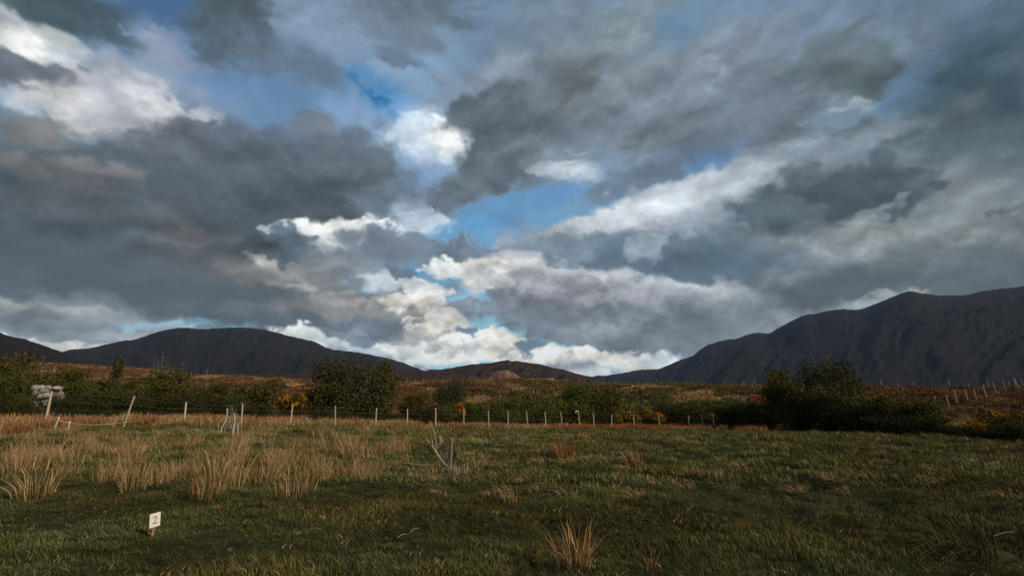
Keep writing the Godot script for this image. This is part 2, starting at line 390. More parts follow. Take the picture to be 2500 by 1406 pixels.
		cloud(m[0], m[1], m[2], m[3], m[4], tone, m[8], m[9], m[10])
		if m[2] < 45 or m[2] > 800 or m[7] - m[5] > 50:
			continue
		# ragged heads along the rim of the firmer clouds
		if m[9] <= 0.75:
			for i in 8:
				var a := (i + rng.randf()) / 8.0 * TAU
				var u: float = cos(a) * m[2] * rng.randf_range(0.75, 1.02)
				var v: float = sin(a) * m[3] * rng.randf_range(0.75, 1.02)
				var s: float = m[3] * rng.randf_range(0.25, 0.55)
				var q := deg_to_rad(m[4])
				var shift := -sin(a) * 0.03 + rng.randf_range(-0.02, 0.02)
				cloud(m[0] + u * cos(q) - v * sin(q), m[1] + u * sin(q) + v * cos(q), s * rng.randf_range(1.0, 1.9), s, m[4], Color(tone.r + shift, tone.g + shift, tone.b + shift), m[8] * 0.85, rng.randf_range(0.7, 1.0), 0.7)
		# lesser heads and folds inside the mass: paler above, greyer below
		var bright: bool = m[5] > 175
		var t := deg_to_rad(m[4])
		for i in (9 if bright else 7):
			var r := sqrt(rng.randf()) * 0.95
			var a := rng.randf() * TAU
			var u: float = cos(a) * r * m[2]
			var v: float = sin(a) * r * m[3]
			var size := rng.randf_range(0.18, 0.42)
			var shift := rng.randf_range(-1.0, 1.0) * (0.045 if bright else 0.028) - sin(a) * r * (0.05 if bright else 0.03)
			var c := Color(tone.r + shift * 1.05, tone.g + shift, tone.b + shift * 0.9)
			var flat: float = clampf(m[3] / m[2] * 1.7, 0.3, 0.8)
			cloud(m[0] + u * cos(t) - v * sin(t), m[1] + u * sin(t) + v * cos(t), m[2] * size, m[2] * size * flat, m[4], c, 0.6, 0.75 if bright else 0.95, 0.5)

# ------------------------------------------------------------------ helpers
var rng := RandomNumberGenerator.new()
var bumps: FastNoiseLite
var patches: FastNoiseLite
var blotch: FastNoiseLite
var names := {}

class Geo:
	var v := PackedVector3Array()
	var c := PackedColorArray()
	var n := PackedVector3Array()
	var f := PackedInt32Array()

	func tri(a: Vector3, b: Vector3, d: Vector3, col: Color) -> void:
		var k := v.size()
		v.append(a); v.append(b); v.append(d)
		c.append(col); c.append(col); c.append(col)
		f.append(k); f.append(k + 1); f.append(k + 2)

	func quad(a: Vector3, b: Vector3, d: Vector3, e: Vector3, col: Color) -> void:
		var k := v.size()
		v.append(a); v.append(b); v.append(d); v.append(e)
		c.append(col); c.append(col); c.append(col); c.append(col)
		f.append(k); f.append(k + 1); f.append(k + 2)
		f.append(k); f.append(k + 2); f.append(k + 3)

	# a bent blade: two quads and a tip
	func blade(p: Vector3, heading: float, length: float, width: float, lean: Vector3, col: Color) -> void:
		var side := Vector3(cos(heading), 0, sin(heading)) * width * 0.5
		var q := p + Vector3.UP * length * 0.42 + lean * 0.16
		var r := p + Vector3.UP * length * 0.76 + lean * 0.52
		var t := p + Vector3.UP * length * 0.95 + lean
		var k := v.size()
		v.append(p - side); v.append(p + side); v.append(q - side * 0.9); v.append(q + side * 0.9)
		v.append(r - side * 0.6); v.append(r + side * 0.6); v.append(t)
		for i in 7:
			c.append(col)
		for i in [0, 1, 2, 1, 3, 2, 2, 3, 4, 3, 5, 4, 4, 5, 6]:
			f.append(k + i)

	func tube(path: Array, radii: Array, sides: int, col: Color, cap := true) -> void:
		var k := v.size()
		var last := path.size() - 1
		for i in path.size():
			var along: Vector3 = (path[mini(i + 1, last)] - path[maxi(i - 1, 0)]).normalized()
			var x := along.cross(Vector3(0.31, 0.17, 0.93)).normalized()
			var y := along.cross(x)
			for s in sides:
				var a := TAU * s / sides
				var o := x * cos(a) + y * sin(a)
				v.append(path[i] + o * radii[i])
				n.append(o)
				c.append(col)
		for i in last:
			for s in sides:
				var a := k + i * sides + s
				var b := k + i * sides + (s + 1) % sides
				f.append(a); f.append(a + sides); f.append(b)
				f.append(b); f.append(a + sides); f.append(b + sides)
		if cap:
			for end in [0, last]:
				var m := v.size()
				var along: Vector3 = (path[last] - path[0]).normalized() * (1.0 if end else -1.0)
				v.append(path[end]); n.append(along); c.append(col)
				for s in sides:
					v.append(v[k + end * sides + s]); n.append(along); c.append(col)
				for s in sides:
					var s1 := m + 1 + s
					var s2 := m + 1 + (s + 1) % sides
					f.append(m); f.append(s2 if end else s1); f.append(s1 if end else s2)

	func mesh() -> ArrayMesh:
		var a := []
		a.resize(Mesh.ARRAY_MAX)
		a[Mesh.ARRAY_VERTEX] = v
		a[Mesh.ARRAY_COLOR] = c
		a[Mesh.ARRAY_INDEX] = f
		if n.size() == v.size():
			a[Mesh.ARRAY_NORMAL] = n
		var m := ArrayMesh.new()
		m.add_surface_from_arrays(Mesh.PRIMITIVE_TRIANGLES, a)
		return m

	func smooth_mesh() -> ArrayMesh:
		var st := SurfaceTool.new()
		st.create_from_arrays(mesh().surface_get_arrays(0))
		st.generate_normals()
		return st.commit()

func called(kind: String) -> String:
	names[kind] = names.get(kind, -1) + 1
	return kind if names[kind] == 0 else "%s_%03d" % [kind, names[kind]]

func tag(o: Node, label: String, category: String, group := "", kind := "") -> void:
	if label: o.set_meta("label", label)
	if category: o.set_meta("category", category)
	if group: o.set_meta("group", group)
	if kind: o.set_meta("kind", kind)

func thing(kind: String, at: Vector3, label: String, category: String, group := "") -> Node3D:
	var o := Node3D.new()
	o.name = called(kind)
	o.position = at
	tag(o, label, category, group)
	add_child(o)
	return o

func part(parent: Node, kind: String, mesh: Mesh, material: Material) -> MeshInstance3D:
	var o := MeshInstance3D.new()
	o.name = kind
	o.mesh = mesh
	o.material_override = material
	parent.add_child(o, true)
	return o

func copy(o: Node3D, kind: String) -> Node3D:
	var r: Node3D = o.duplicate()
	r.name = called(kind)
	add_child(r)
	return r

func mix(a: Color, b: Color, t: float) -> Color:
	return a.lerp(b, clampf(t, 0.0, 1.0))

# ------------------------------------------------------------------ materials
var mat := {}

func matte(grain: Texture2D = null, scale := 1.0, rough := 0.95) -> StandardMaterial3D:
	var m := StandardMaterial3D.new()
	m.vertex_color_use_as_albedo = true
	m.roughness = rough
	m.metallic_specular = 0.25
	m.cull_mode = BaseMaterial3D.CULL_DISABLED
	if grain:
		m.albedo_texture = grain
		m.uv1_triplanar = true
		m.uv1_world_triplanar = true
		m.uv1_scale = Vector3.ONE * scale
	return m

func grain_texture(seed_: int, freq: float, low: float, high: float, octaves := 5) -> NoiseTexture2D:
	var t := NoiseTexture2D.new()
	t.width = 512
	t.height = 512
	t.seamless = true
	t.noise = noise(FastNoiseLite.TYPE_SIMPLEX_SMOOTH, seed_, freq, octaves, 0.6)
	var g := Gradient.new()
	g.set_color(0, Color(low, low, low))
	g.set_color(1, Color(high, high, high))
	t.color_ramp = g
	return t

func make_materials() -> void:
	mat.soil = matte(grain_texture(3, 0.03, 0.55, 1.0), 0.45)
	mat.hill = matte(grain_texture(4, 0.05, 0.25, 1.0, 6), 0.004)
	mat.hill.uv1_scale = Vector3(0.006, 0.006, 0.0014)
	mat.leaf = matte()
	mat.leaf.backlight_enabled = true
	mat.leaf.backlight = Color(0.45, 0.45, 0.45)
	mat.grass = matte()
	mat.grass.backlight_enabled = true
	mat.grass.backlight = Color(0.35, 0.35, 0.35)
	mat.wood = matte(grain_texture(7, 0.06, 0.6, 1.0), 3.0, 0.85)
	mat.rock = matte(grain_texture(8, 0.05, 0.5, 1.0, 6), 0.8, 0.9)
	mat.wire = matte(null, 1.0, 0.6)
	mat.paint = matte(null, 1.0, 0.5)

# ------------------------------------------------------------------ lie of the land
# crest of the near moor, by photograph column: distance and row
const CREST := [[-900, 170, 872], [0, 170, 884], [150, 172, 892], [300, 190, 900], [500, 230, 918], [800, 230, 930], [1000, 165, 936], [1120, 150, 931], [1250, 142, 927],
	[1330, 138, 931], [1450, 130, 939], [1620, 120, 939], [1800, 110, 943], [2050, 95, 946], [2300, 92, 949], [2500, 90, 947], [3400, 90, 946]]

func crest_at(px: float) -> Vector2:
	for i in range(1, CREST.size()):
		if px < CREST[i][0]:
			var a: Array = CREST[i - 1]
			var b: Array = CREST[i]
			var t := clampf((px - a[0]) / (b[0] - a[0]), 0.0, 1.0)
			t = t * t * (3.0 - 2.0 * t)
			return Vector2(lerpf(a[1], b[1], t), lerpf(a[2], b[2], t))
	return Vector2(90, 946)

func meadow(x: float, d: float) -> float:
	var fall := 5.0 * log(1.0 + exp((d - 15.0) / 5.0))
	var tilt := -0.032 * maxf(x, -26.0) if x < 0.0 else -0.010 * x
	return -0.058 * fall + tilt * smoothstep(4.0, 18.0, d)

func ground_at(x: float, d: float) -> float:
	var small := (0.05 + 0.03 * smoothstep(0.0, 6.0, x)) * bumps.get_noise_2d(x * 1.3, d * 1.3) + (0.09 + 0.05 * smoothstep(0.0, 6.0, x)) * bumps.get_noise_2d(x * 0.7 + 20.0, d * 0.8) + 0.06 * bumps.get_noise_2d(x * 0.35 + 50.0, d * 0.35)
	var near := meadow(x, minf(d, 62.0))
	if d < 46.0:
		return near + small * smoothstep(1.0, 6.0, d)
	var px := PHOTO_W / 2.0 + FOCAL * x / d
	var k := crest_at(px)
	var top := EYE + (HORIZON - k.y) / FOCAL * k.x
	var y: float
	if d < k.x:
		var t := (d - 46.0) / (k.x - 46.0)
		y = lerpf(near, top, t * t * (3.0 - 2.0 * t) * 0.6 + 0.4 * t)
		y += bumps.get_noise_2d(x * 0.12, d * 0.12) * 1.1 * sin(PI * t) * smoothstep(46.0, 60.0, d)
	else:
		y = top - minf(0.05 * (d - k.x), 16.0)
	return y + small * 1.5

func spot(px: float, d: float) -> Vector3:
	var x := (px - PHOTO_W / 2.0) / FOCAL * d
	return Vector3(x, ground_at(x, d), -d)

# height above the sea of a photograph row at a given depth
func level(py: float, d: float) -> float:
	var v := Vector3(0.0, -(py - PHOTO_H / 2.0) / FOCAL, -1.0).rotated(Vector3.RIGHT, pitch)
	return EYE + v.y / -v.z * d

# x of a photograph point at a given depth (the lens is tilted, so rows matter)
func across(px: float, py: float, d: float) -> float:
	var v := Vector3((px - PHOTO_W / 2.0) / FOCAL, -(py - PHOTO_H / 2.0) / FOCAL, -1.0).rotated(Vector3.RIGHT, pitch)
	return v.x / -v.z * d

# where the sight line through a photograph point meets the ground
func foot(px: float, py: float) -> Vector3:
	var d := 3.0
	while d < 300.0 and level(py, d) > ground_at(across(px, py, d), d):
		d *= 1.012
	var x := across(px, py, d)
	return Vector3(x, ground_at(x, d), -d)

# distance of the field's far edge, by column
func edge_at(px: float) -> float:
	if px < 1780.0:
		return lerpf(18.0, 48.0, clampf((px + 20.0) / 1800.0, -0.25, 1.0) ** 0.85) if px > -20.0 else 18.0
	return lerpf(43.0, 21.5, clampf((px - 1780.0) / 720.0, 0.0, 1.3))

func field_colour(x: float, d: float) -> Color:
	var a := patches.get_noise_2d(x, d)
	var b := blotch.get_noise_2d(x, d)
	var c := mix(Color(0.030, 0.040, 0.012), Color(0.052, 0.060, 0.020), 0.5 + a)
	c = mix(c, Color(0.078, 0.078, 0.032), (b - 0.12) * 1.2)
	return c

func moor_colour(x: float, d: float, px: float) -> Color:
	var a := patches.get_noise_2d(x * 0.3, d * 0.3)
	var b := blotch.get_noise_2d(x * 0.6 + 90.0, d * 0.25)
	var e := patches.get_noise_2d(x * 1.6, d * 0.9 + 40.0)
	var heather := mix(Color(0.080, 0.042, 0.024), Color(0.16, 0.080, 0.040), 0.5 + a)
	var green := mix(Color(0.044, 0.052, 0.016), Color(0.12, 0.115, 0.042), 0.5 + e)
	var greenness := exp(-pow((px - 1600.0) / 260.0, 2.0)) * 0.9 + 0.35 * exp(-pow((px - 1250.0) / 240.0, 2.0)) + smoothstep(110.0, 60.0, d) * 0.3
	var c := mix(heather, green, greenness + a * 0.9)
	c = mix(c, Color(0.27, 0.185, 0.095), (b - 0.10) * 2.6)
	c = mix(c, Color(0.018, 0.014, 0.011), (e - 0.22) * 2.5)
	return c

func make_ground() -> void:
	var g := Geo.new()
	var us := PackedFloat32Array()
	var u := -2.6
	while u < 2.6:
		us.append(u)
		u += 0.0055 if absf(u) < 1.02 else 0.05
	var ds := PackedFloat32Array()
	var d := 0.6
	while d < 9000.0:
		ds.append(d)
		d += maxf(0.12, d * 0.017) if d < 260.0 else d * 0.12
	for j in ds.size():
		for i in us.size():
			var x := us[i] * ds[j]
			g.v.append(Vector3(x, ground_at(x, ds[j]), -ds[j]))
			var px := PHOTO_W / 2.0 + FOCAL * us[i]
			var far := smoothstep(-3.0, 8.0, ds[j] - edge_at(px))
			g.c.append(mix(field_colour(x, ds[j]), moor_colour(x, ds[j], px), far))
	var w := us.size()
	for j in ds.size() - 1:
		for i in w - 1:
			var k := j * w + i
			g.f.append(k); g.f.append(k + w); g.f.append(k + 1)
			g.f.append(k + 1); g.f.append(k + w); g.f.append(k + w + 1)
	# behind the camera the meadow simply goes on
	var k0 := g.v.size()
	for j in 3:
		for i in 7:
			g.v.append(Vector3([-60.0, -20.0, -1.56, 0.0, 1.56, 20.0, 60.0][i], ground_at(0, 0.6) - 0.01 if j else ground_at([-60.0, -20.0, -1.56, 0.0, 1.56, 20.0, 60.0][i], 0.6), [-0.6, 20.0, 80.0][j]))
			g.c.append(Color(0.036, 0.042, 0.014))
	for j in 2:
		for i in 6:
			var k := k0 + j * 7 + i
			g.f.append(k); g.f.append(k + 1); g.f.append(k + 7)
			g.f.append(k + 1); g.f.append(k + 8); g.f.append(k + 7)
	var o := part(self, "ground", g.smooth_mesh(), mat.soil)
	tag(o, "", "", "", "structure")

# ------------------------------------------------------------------ hills
# line: skyline points in the photograph; near and far: distance of foot and crest at both ends
func make_hill(kind: String, line: Array, foot_d: Array, crest_d: Array, relief: float, rib: float, tones: Array, foot_y: float, step: float, rows: int, seed_: int) -> void:
	var g := Geo.new()
	var ridge := noise(FastNoiseLite.TYPE_SIMPLEX_SMOOTH, seed_, 1.0, 5, 0.5)
	ridge.fractal_type = FastNoiseLite.FRACTAL_RIDGED
	var rough := noise(FastNoiseLite.TYPE_SIMPLEX_SMOOTH, seed_ + 1, 1.0, 5, 0.55)
	var x0: float = line[0][0]
	var x1: float = line[-1][0]
	var cols := int((x1 - x0) / step) + 1
	var at := 0
	var back := rows / 4
	for i in cols:
		var px := x0 + (x1 - x0) * i / (cols - 1)
		while at < line.size() - 2 and px > line[at + 1][0]:
			at += 1
		var t: float = clampf((px - line[at][0]) / (line[at + 1][0] - line[at][0]), 0.0, 1.0)
		var p0: float = line[maxi(at - 1, 0)][1]
		var p3: float = line[mini(at + 2, line.size() - 1)][1]
		var py := cubic_interpolate(line[at][1], line[at + 1][1], p0, p3, t) if at > 0 and at < line.size() - 2 else lerpf(line[at][1], line[at + 1][1], t)
		var s := (px - x0) / (x1 - x0)
		var dc := lerpf(crest_d[0], crest_d[1], s)
		var df := lerpf(foot_d[0], foot_d[1], s)
		py += rough.get_noise_1d(px * 0.045) * 1.6
		var top := level(py, dc)
		var slope := across(px, py, 1.0)
		for j in rows + back:
			var v := float(j) / (rows - 1)
			var d := lerpf(df, dc, minf(v, 1.0)) + (dc - df) * 0.9 * maxf(0.0, v - 1.0)
			var x := slope * d
			var h := foot_y + (top - foot_y) * (0.55 * pow(minf(v, 1.0), 1.35) + 0.45 * smoothstep(0.0, 1.0, v)) if v <= 1.0 else top - (top - foot_y) * pow(v - 1.0, 1.3) * 2.0
			var room := sin(PI * clampf(v, 0.0, 1.0)) * smoothstep(1.0, 0.75, v) if v <= 1.0 else 0.0
			# gullies run down the slope, so they follow the place along the ridge
			var along := slope * dc
			var fold := ridge.get_noise_2d((along - 0.9 * h) / rib * 1.3, h / rib * 0.9) - 0.3
			var small := rough.get_noise_2d(along / rib * 5.0, h / rib * 5.0)
			h += room * relief * (fold + 0.22 * small)
			g.v.append(Vector3(x, h, -d))
			var n1 := rough.get_noise_2d(along / rib * 1.6 + 30.0, h / rib * 2.5)
			var n2 := rough.get_noise_2d(along / rib * 12.0, h / rib * 20.0 + 60.0)
			var c := mix(tones[0], tones[1], 0.5 + n1 * 1.2)
			c = mix(c, tones[2], clampf((n1 * 0.7 + n2) * 1.6, 0.0, 0.8))
			c = mix(c, tones[3], clampf((n2 - 0.2) * 2.4, 0.0, 0.7))
			g.c.append(c)
	var w := rows + back
	for i in cols - 1:
		for j in w - 1:
			var k := i * w + j
			g.f.append(k); g.f.append(k + 1); g.f.append(k + w)
			g.f.append(k + w); g.f.append(k + 1); g.f.append(k + w + 1)
	var o := part(self, kind, g.smooth_mesh(), mat.hill)
	tag(o, "", "", "", "structure")

func make_hills() -> void:
	var dark := [Color(0.015, 0.014, 0.018), Color(0.022, 0.023, 0.016), Color(0.025, 0.028, 0.036), Color(0.055, 0.057, 0.062)]  # cloud shade on the right mountain is put into these low, bluish colours
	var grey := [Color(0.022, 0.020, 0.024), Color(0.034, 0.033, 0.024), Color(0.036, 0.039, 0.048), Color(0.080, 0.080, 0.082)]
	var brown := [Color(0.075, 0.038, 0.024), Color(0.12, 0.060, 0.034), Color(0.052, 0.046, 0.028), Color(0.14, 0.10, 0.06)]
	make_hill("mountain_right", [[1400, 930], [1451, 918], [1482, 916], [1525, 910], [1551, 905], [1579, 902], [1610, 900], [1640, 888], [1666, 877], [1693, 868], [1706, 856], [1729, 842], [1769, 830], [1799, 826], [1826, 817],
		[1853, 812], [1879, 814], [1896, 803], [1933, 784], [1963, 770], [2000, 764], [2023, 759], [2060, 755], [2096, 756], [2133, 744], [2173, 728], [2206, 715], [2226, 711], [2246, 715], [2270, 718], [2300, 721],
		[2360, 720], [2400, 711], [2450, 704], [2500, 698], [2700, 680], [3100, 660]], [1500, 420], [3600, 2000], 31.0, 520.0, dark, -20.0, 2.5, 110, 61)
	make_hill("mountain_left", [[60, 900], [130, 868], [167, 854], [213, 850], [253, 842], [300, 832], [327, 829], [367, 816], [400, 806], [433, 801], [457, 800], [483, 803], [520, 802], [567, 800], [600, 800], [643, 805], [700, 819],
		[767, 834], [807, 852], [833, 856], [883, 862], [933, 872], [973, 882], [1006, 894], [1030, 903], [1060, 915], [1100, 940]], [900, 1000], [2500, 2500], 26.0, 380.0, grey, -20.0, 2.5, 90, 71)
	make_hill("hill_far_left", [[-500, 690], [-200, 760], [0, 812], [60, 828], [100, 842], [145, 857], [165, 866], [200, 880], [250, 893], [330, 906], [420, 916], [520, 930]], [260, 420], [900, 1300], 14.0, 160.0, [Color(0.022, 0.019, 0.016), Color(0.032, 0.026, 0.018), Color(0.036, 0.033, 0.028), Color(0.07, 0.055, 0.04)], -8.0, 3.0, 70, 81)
	make_hill("hill_centre", [[960, 925], [1000, 912], [1050, 903], [1080, 901], [1140, 892], [1152, 889], [1190, 887], [1200, 885], [1232, 880], [1240, 879], [1246, 881], [1262, 881], [1282, 884], [1290, 886], [1310, 888], [1325, 891],
		[1350, 897], [1362, 899], [1390, 906], [1410, 913], [1440, 919], [1460, 928], [1480, 940], [1500, 950]], [330, 330], [900, 900], 7.0, 90.0, [Color(0.058, 0.040, 0.030), Color(0.085, 0.058, 0.036), Color(0.075, 0.066, 0.058), Color(0.15, 0.125, 0.10)], -6.0, 2.0, 80, 91)
	make_hill("moor_far", [[200, 926], [320, 916], [420, 917], [520, 918], [600, 916], [700, 911], [800, 908], [900, 907], [1000, 906], [1060, 908], [1120, 912], [1200, 925], [1280, 940]], [240, 220], [520, 480], 2.5, 70.0, brown, -4.0, 3.0, 60, 101)
	make_hill("mound", [[1188, 926], [1196, 914], [1206, 908], [1222, 904], [1240, 905], [1256, 911], [1266, 918], [1276, 930]], [290, 290], [330, 330], 1.0, 14.0, [Color(0.32, 0.19, 0.135), Color(0.40, 0.25, 0.18), Color(0.22, 0.13, 0.09), Color(0.52, 0.38, 0.30)], -2.0, 1.0, 30, 111)

# ------------------------------------------------------------------ grass
const GREENS := [Color(0.050, 0.062, 0.017), Color(0.039, 0.051, 0.014), Color(0.067, 0.076, 0.022), Color(0.092, 0.090, 0.034), Color(0.032, 0.041, 0.013), Color(0.13, 0.121, 0.056)]
const STRAWS := [Color(0.37, 0.26, 0.145), Color(0.43, 0.315, 0.185), Color(0.35, 0.215, 0.11), Color(0.27, 0.185, 0.10), Color(0.48, 0.37, 0.23), Color(0.19, 0.13, 0.07)]
const RUSTS := [Color(0.29, 0.14, 0.058), Color(0.24, 0.11, 0.043), Color(0.33, 0.17, 0.075), Color(0.18, 0.09, 0.042)]

func pick(list: Array, spread := 0.2) -> Color:
	var c: Color = list[rng.randi() % list.size()]
	var k := rng.randf_range(1.0 - spread, 1.0 + spread)
	return Color(c.r * k, c.g * k * rng.randf_range(0.95, 1.05), c.b * k)

# a sod of meadow grass, side metres wide
func sod(side: float, blades: int, low: float, high: float, width: float, straw: float, wind: float) -> ArrayMesh:
	var g := Geo.new()
	for i in blades:
		var p := Vector3(rng.randf_range(-0.5, 0.5) * side, -0.01, rng.randf_range(-0.5, 0.5) * side)
		var dry := rng.randf() < straw
		var h := rng.randf_range(low, high) * (1.15 if dry else 1.0)
		var a := rng.randf() * TAU
		var lean := Vector3(cos(a), 0, sin(a)) * h * rng.randf_range(0.15, 0.75) + Vector3(-wind, 0, 0.25 * wind) * h
		lean.y = -lean.length() * 0.35
		g.blade(p, rng.randf() * PI, h, width * rng.randf_range(0.7, 1.3), lean, Color(0.18, 0.155, 0.082) * rng.randf_range(0.6, 1.3) if dry else pick(GREENS, 0.3))
	return g.mesh()

func scatter(kind: String, mesh: Mesh, places: Array, label: String, category: String) -> void:
	var mm := MultiMesh.new()
	mm.transform_format = MultiMesh.TRANSFORM_3D
	mm.use_colors = true
	mm.mesh = mesh
	mm.instance_count = places.size()
	for i in places.size():
		mm.set_instance_transform(i, places[i][0])
		mm.set_instance_color(i, places[i][1])
	var o := MultiMeshInstance3D.new()
	o.name = called(kind)
	o.multimesh = mm
	o.material_override = mat.grass
	tag(o, label, category, "", "stuff")
	add_child(o)

func make_grass() -> void:
	# short turf, in three grades of coarseness by distance from the path it is seen from
	var bands := [[3.6, 10.0, 0.16, 0.22, 135, 0.02, 0.066, 0.0046], [10.0, 22.0, 0.28, 0.40, 140, 0.035, 0.12, 0.010], [22.0, 50.0, 0.6, 0.85, 170, 0.06, 0.19, 0.019]]
	for b in bands:
		var lots := [[], [], [], []]
		var d: float = b[0]
		while d < b[1]:
			var x := -0.98 * d - 1.0
			while x < 0.98 * d + 1.0:
				var xx: float = x + rng.randf_range(-0.5, 0.5) * b[2]
				var dd: float = d + rng.randf_range(-0.5, 0.5) * b[2]
				var px: float = PHOTO_W / 2.0 + FOCAL * xx / dd
				if dd < edge_at(px) + 1.5:
					var n := patches.get_noise_2d(xx * 1.1 + 30.0, dd * 1.1)
					var m := blotch.get_noise_2d(xx * 2.2, dd * 2.2 + 70.0)
					var tall := clampf(0.95 + n * 0.9 + m * 0.6, 0.45, 1.9)
					var s := rng.randf_range(0.85, 1.2)
					var basis := Basis.from_euler(Vector3(0, rng.randf_range(-0.6, 0.6), 0)).scaled(Vector3(s, s * tall, s))
					var tone: float = clampf(1.0 + n * 0.8 - m * 0.3, 0.55, 1.6) * (1.28 if b[0] > 9.0 else 0.98)
					var tint := Color(tone * clampf(0.97 + m * 0.2, 0.9, 1.08), tone, tone * clampf(1.0 - m * 0.3, 0.7, 1.2))
					var which := 1 if m > 0.26 else 0
					if rng.randf() < 0.4: which += 2
					lots[which].append([Transform3D(basis, Vector3(xx, ground_at(xx, dd), -dd)), tint])
				x += b[2]
			d += b[2]
		for k in 4:
			var wind := 0.25 if b[0] < 9.0 else 0.55
			scatter("grass", sod(b[3], b[4], b[5], b[6], b[7], 0.05 if k % 2 == 0 else 0.16, wind), lots[k], "short wind-combed green meadow grass covering the open field" if k % 2 == 0 else "greyish green meadow grass with dry straw blades mixed in", "grass")
	# single bleached blades and bits of straw lying in the turf
	var straw := Geo.new()
	for i in 3:
		var a := rng.randf() * TAU
		var from := Vector3(rng.randf_range(-0.15, 0.15), 0.03, rng.randf_range(-0.15, 0.15))
		straw.blade(from, a, rng.randf_range(0.02, 0.06), 0.005, Vector3(cos(a), 0.1, sin(a)) * rng.randf_range(0.03, 0.07), pick(STRAWS, 0.2) * 1.2)
	var bits := []
	for i in 900:
		var d := 4.0 * pow(6.5, rng.randf())
		var x := rng.randf_range(-0.95, 0.95) * d
		bits.append([Transform3D(Basis.from_euler(Vector3(0, rng.randf() * TAU, 0)).scaled(Vector3.ONE * rng.randf_range(0.6, 1.3)), Vector3(x, ground_at(x, d) + 0.03, -d)), Color(1, 1, 1) * rng.randf_range(0.6, 1.2)])
	scatter("straw_litter", straw.mesh(), bits, "bleached bits of straw lying loose in the turf", "straw")
	# long dry grass along the fence and among the tussocks
	var lots := [[], []]
	for i in 7600:
		var px := rng.randf_range(-60.0, 1850.0)
		var back := rng.randf()
		var d := edge_at(px) - 0.3 - pow(back, 1.6) * (6.5 if px > 1350.0 else 4.5) + (1.2 if px > 1400.0 else 0.4)
		if px < 380.0 and rng.randf() < 0.6: continue
		var p := spot(px, d)
		var n := blotch.get_noise_2d(p.x * 3.0, d * 3.0)
		if n < -0.1 + back * 0.25: continue
		var s := rng.randf_range(0.7, 1.25)
		lots[1 if px > 1380.0 or n > 0.25 else 0].append([Transform3D(Basis.from_euler(Vector3(0, rng.randf() * TAU, 0)).scaled(Vector3(s, s * rng.randf_range(0.7, 1.2), s)), p), Color(1, 1, 1) * rng.randf_range(0.8, 1.15)])
	for k in 2:
		var g := Geo.new()
		for i in 60:
			var a := rng.randf() * TAU
			var r := sqrt(rng.randf()) * 0.32
			var h := rng.randf_range(0.18, 0.5)
			var lean := Vector3(cos(a), 0, sin(a)) * h * rng.randf_range(0.05, 0.4) + Vector3(-0.22 * h, -0.05, 0)
			g.blade(Vector3(cos(a) * r, -0.02, sin(a) * r), rng.randf() * PI, h, 0.016, lean, pick(STRAWS if k == 0 else RUSTS, 0.25) if rng.randf() < 0.82 else pick(GREENS))
		scatter("long_grass", g.mesh(), lots[k], "straw coloured long grass growing along the fence" if k == 0 else "rust coloured bracken and long grass along the fence", "grass")

func tussock_mesh(blades: int, radius: float, high: float, wind: float, palette: Array, green: float, width := 0.008) -> ArrayMesh:
	var g := Geo.new()
	for i in blades:
		var a := rng.randf() * TAU
		var r := sqrt(rng.randf()) * radius
		var out := Vector3(cos(a), 0, sin(a))
		var is_green := rng.randf() < green
		var h := high * pow(rng.randf(), 0.6) * (0.75 if is_green else 1.0) + 0.08
		var lean := out * h * (0.12 + 0.55 * r / radius) * rng.randf_range(0.4, 1.2) + Vector3(-wind, 0, 0.1 * wind) * h * rng.randf_range(0.6, 1.2) + Vector3(rng.randfn(), 0, rng.randfn()) * 0.17 * h
		lean.y = -0.45 * lean.length() * lean.length() / h
		g.blade(out * r - Vector3(0, 0.03, 0), rng.randf() * PI, h, width * rng.randf_range(0.7, 1.4), lean, pick(GREENS, 0.25) * 1.1 if is_green else pick(palette, 0.3))
	return g.mesh()

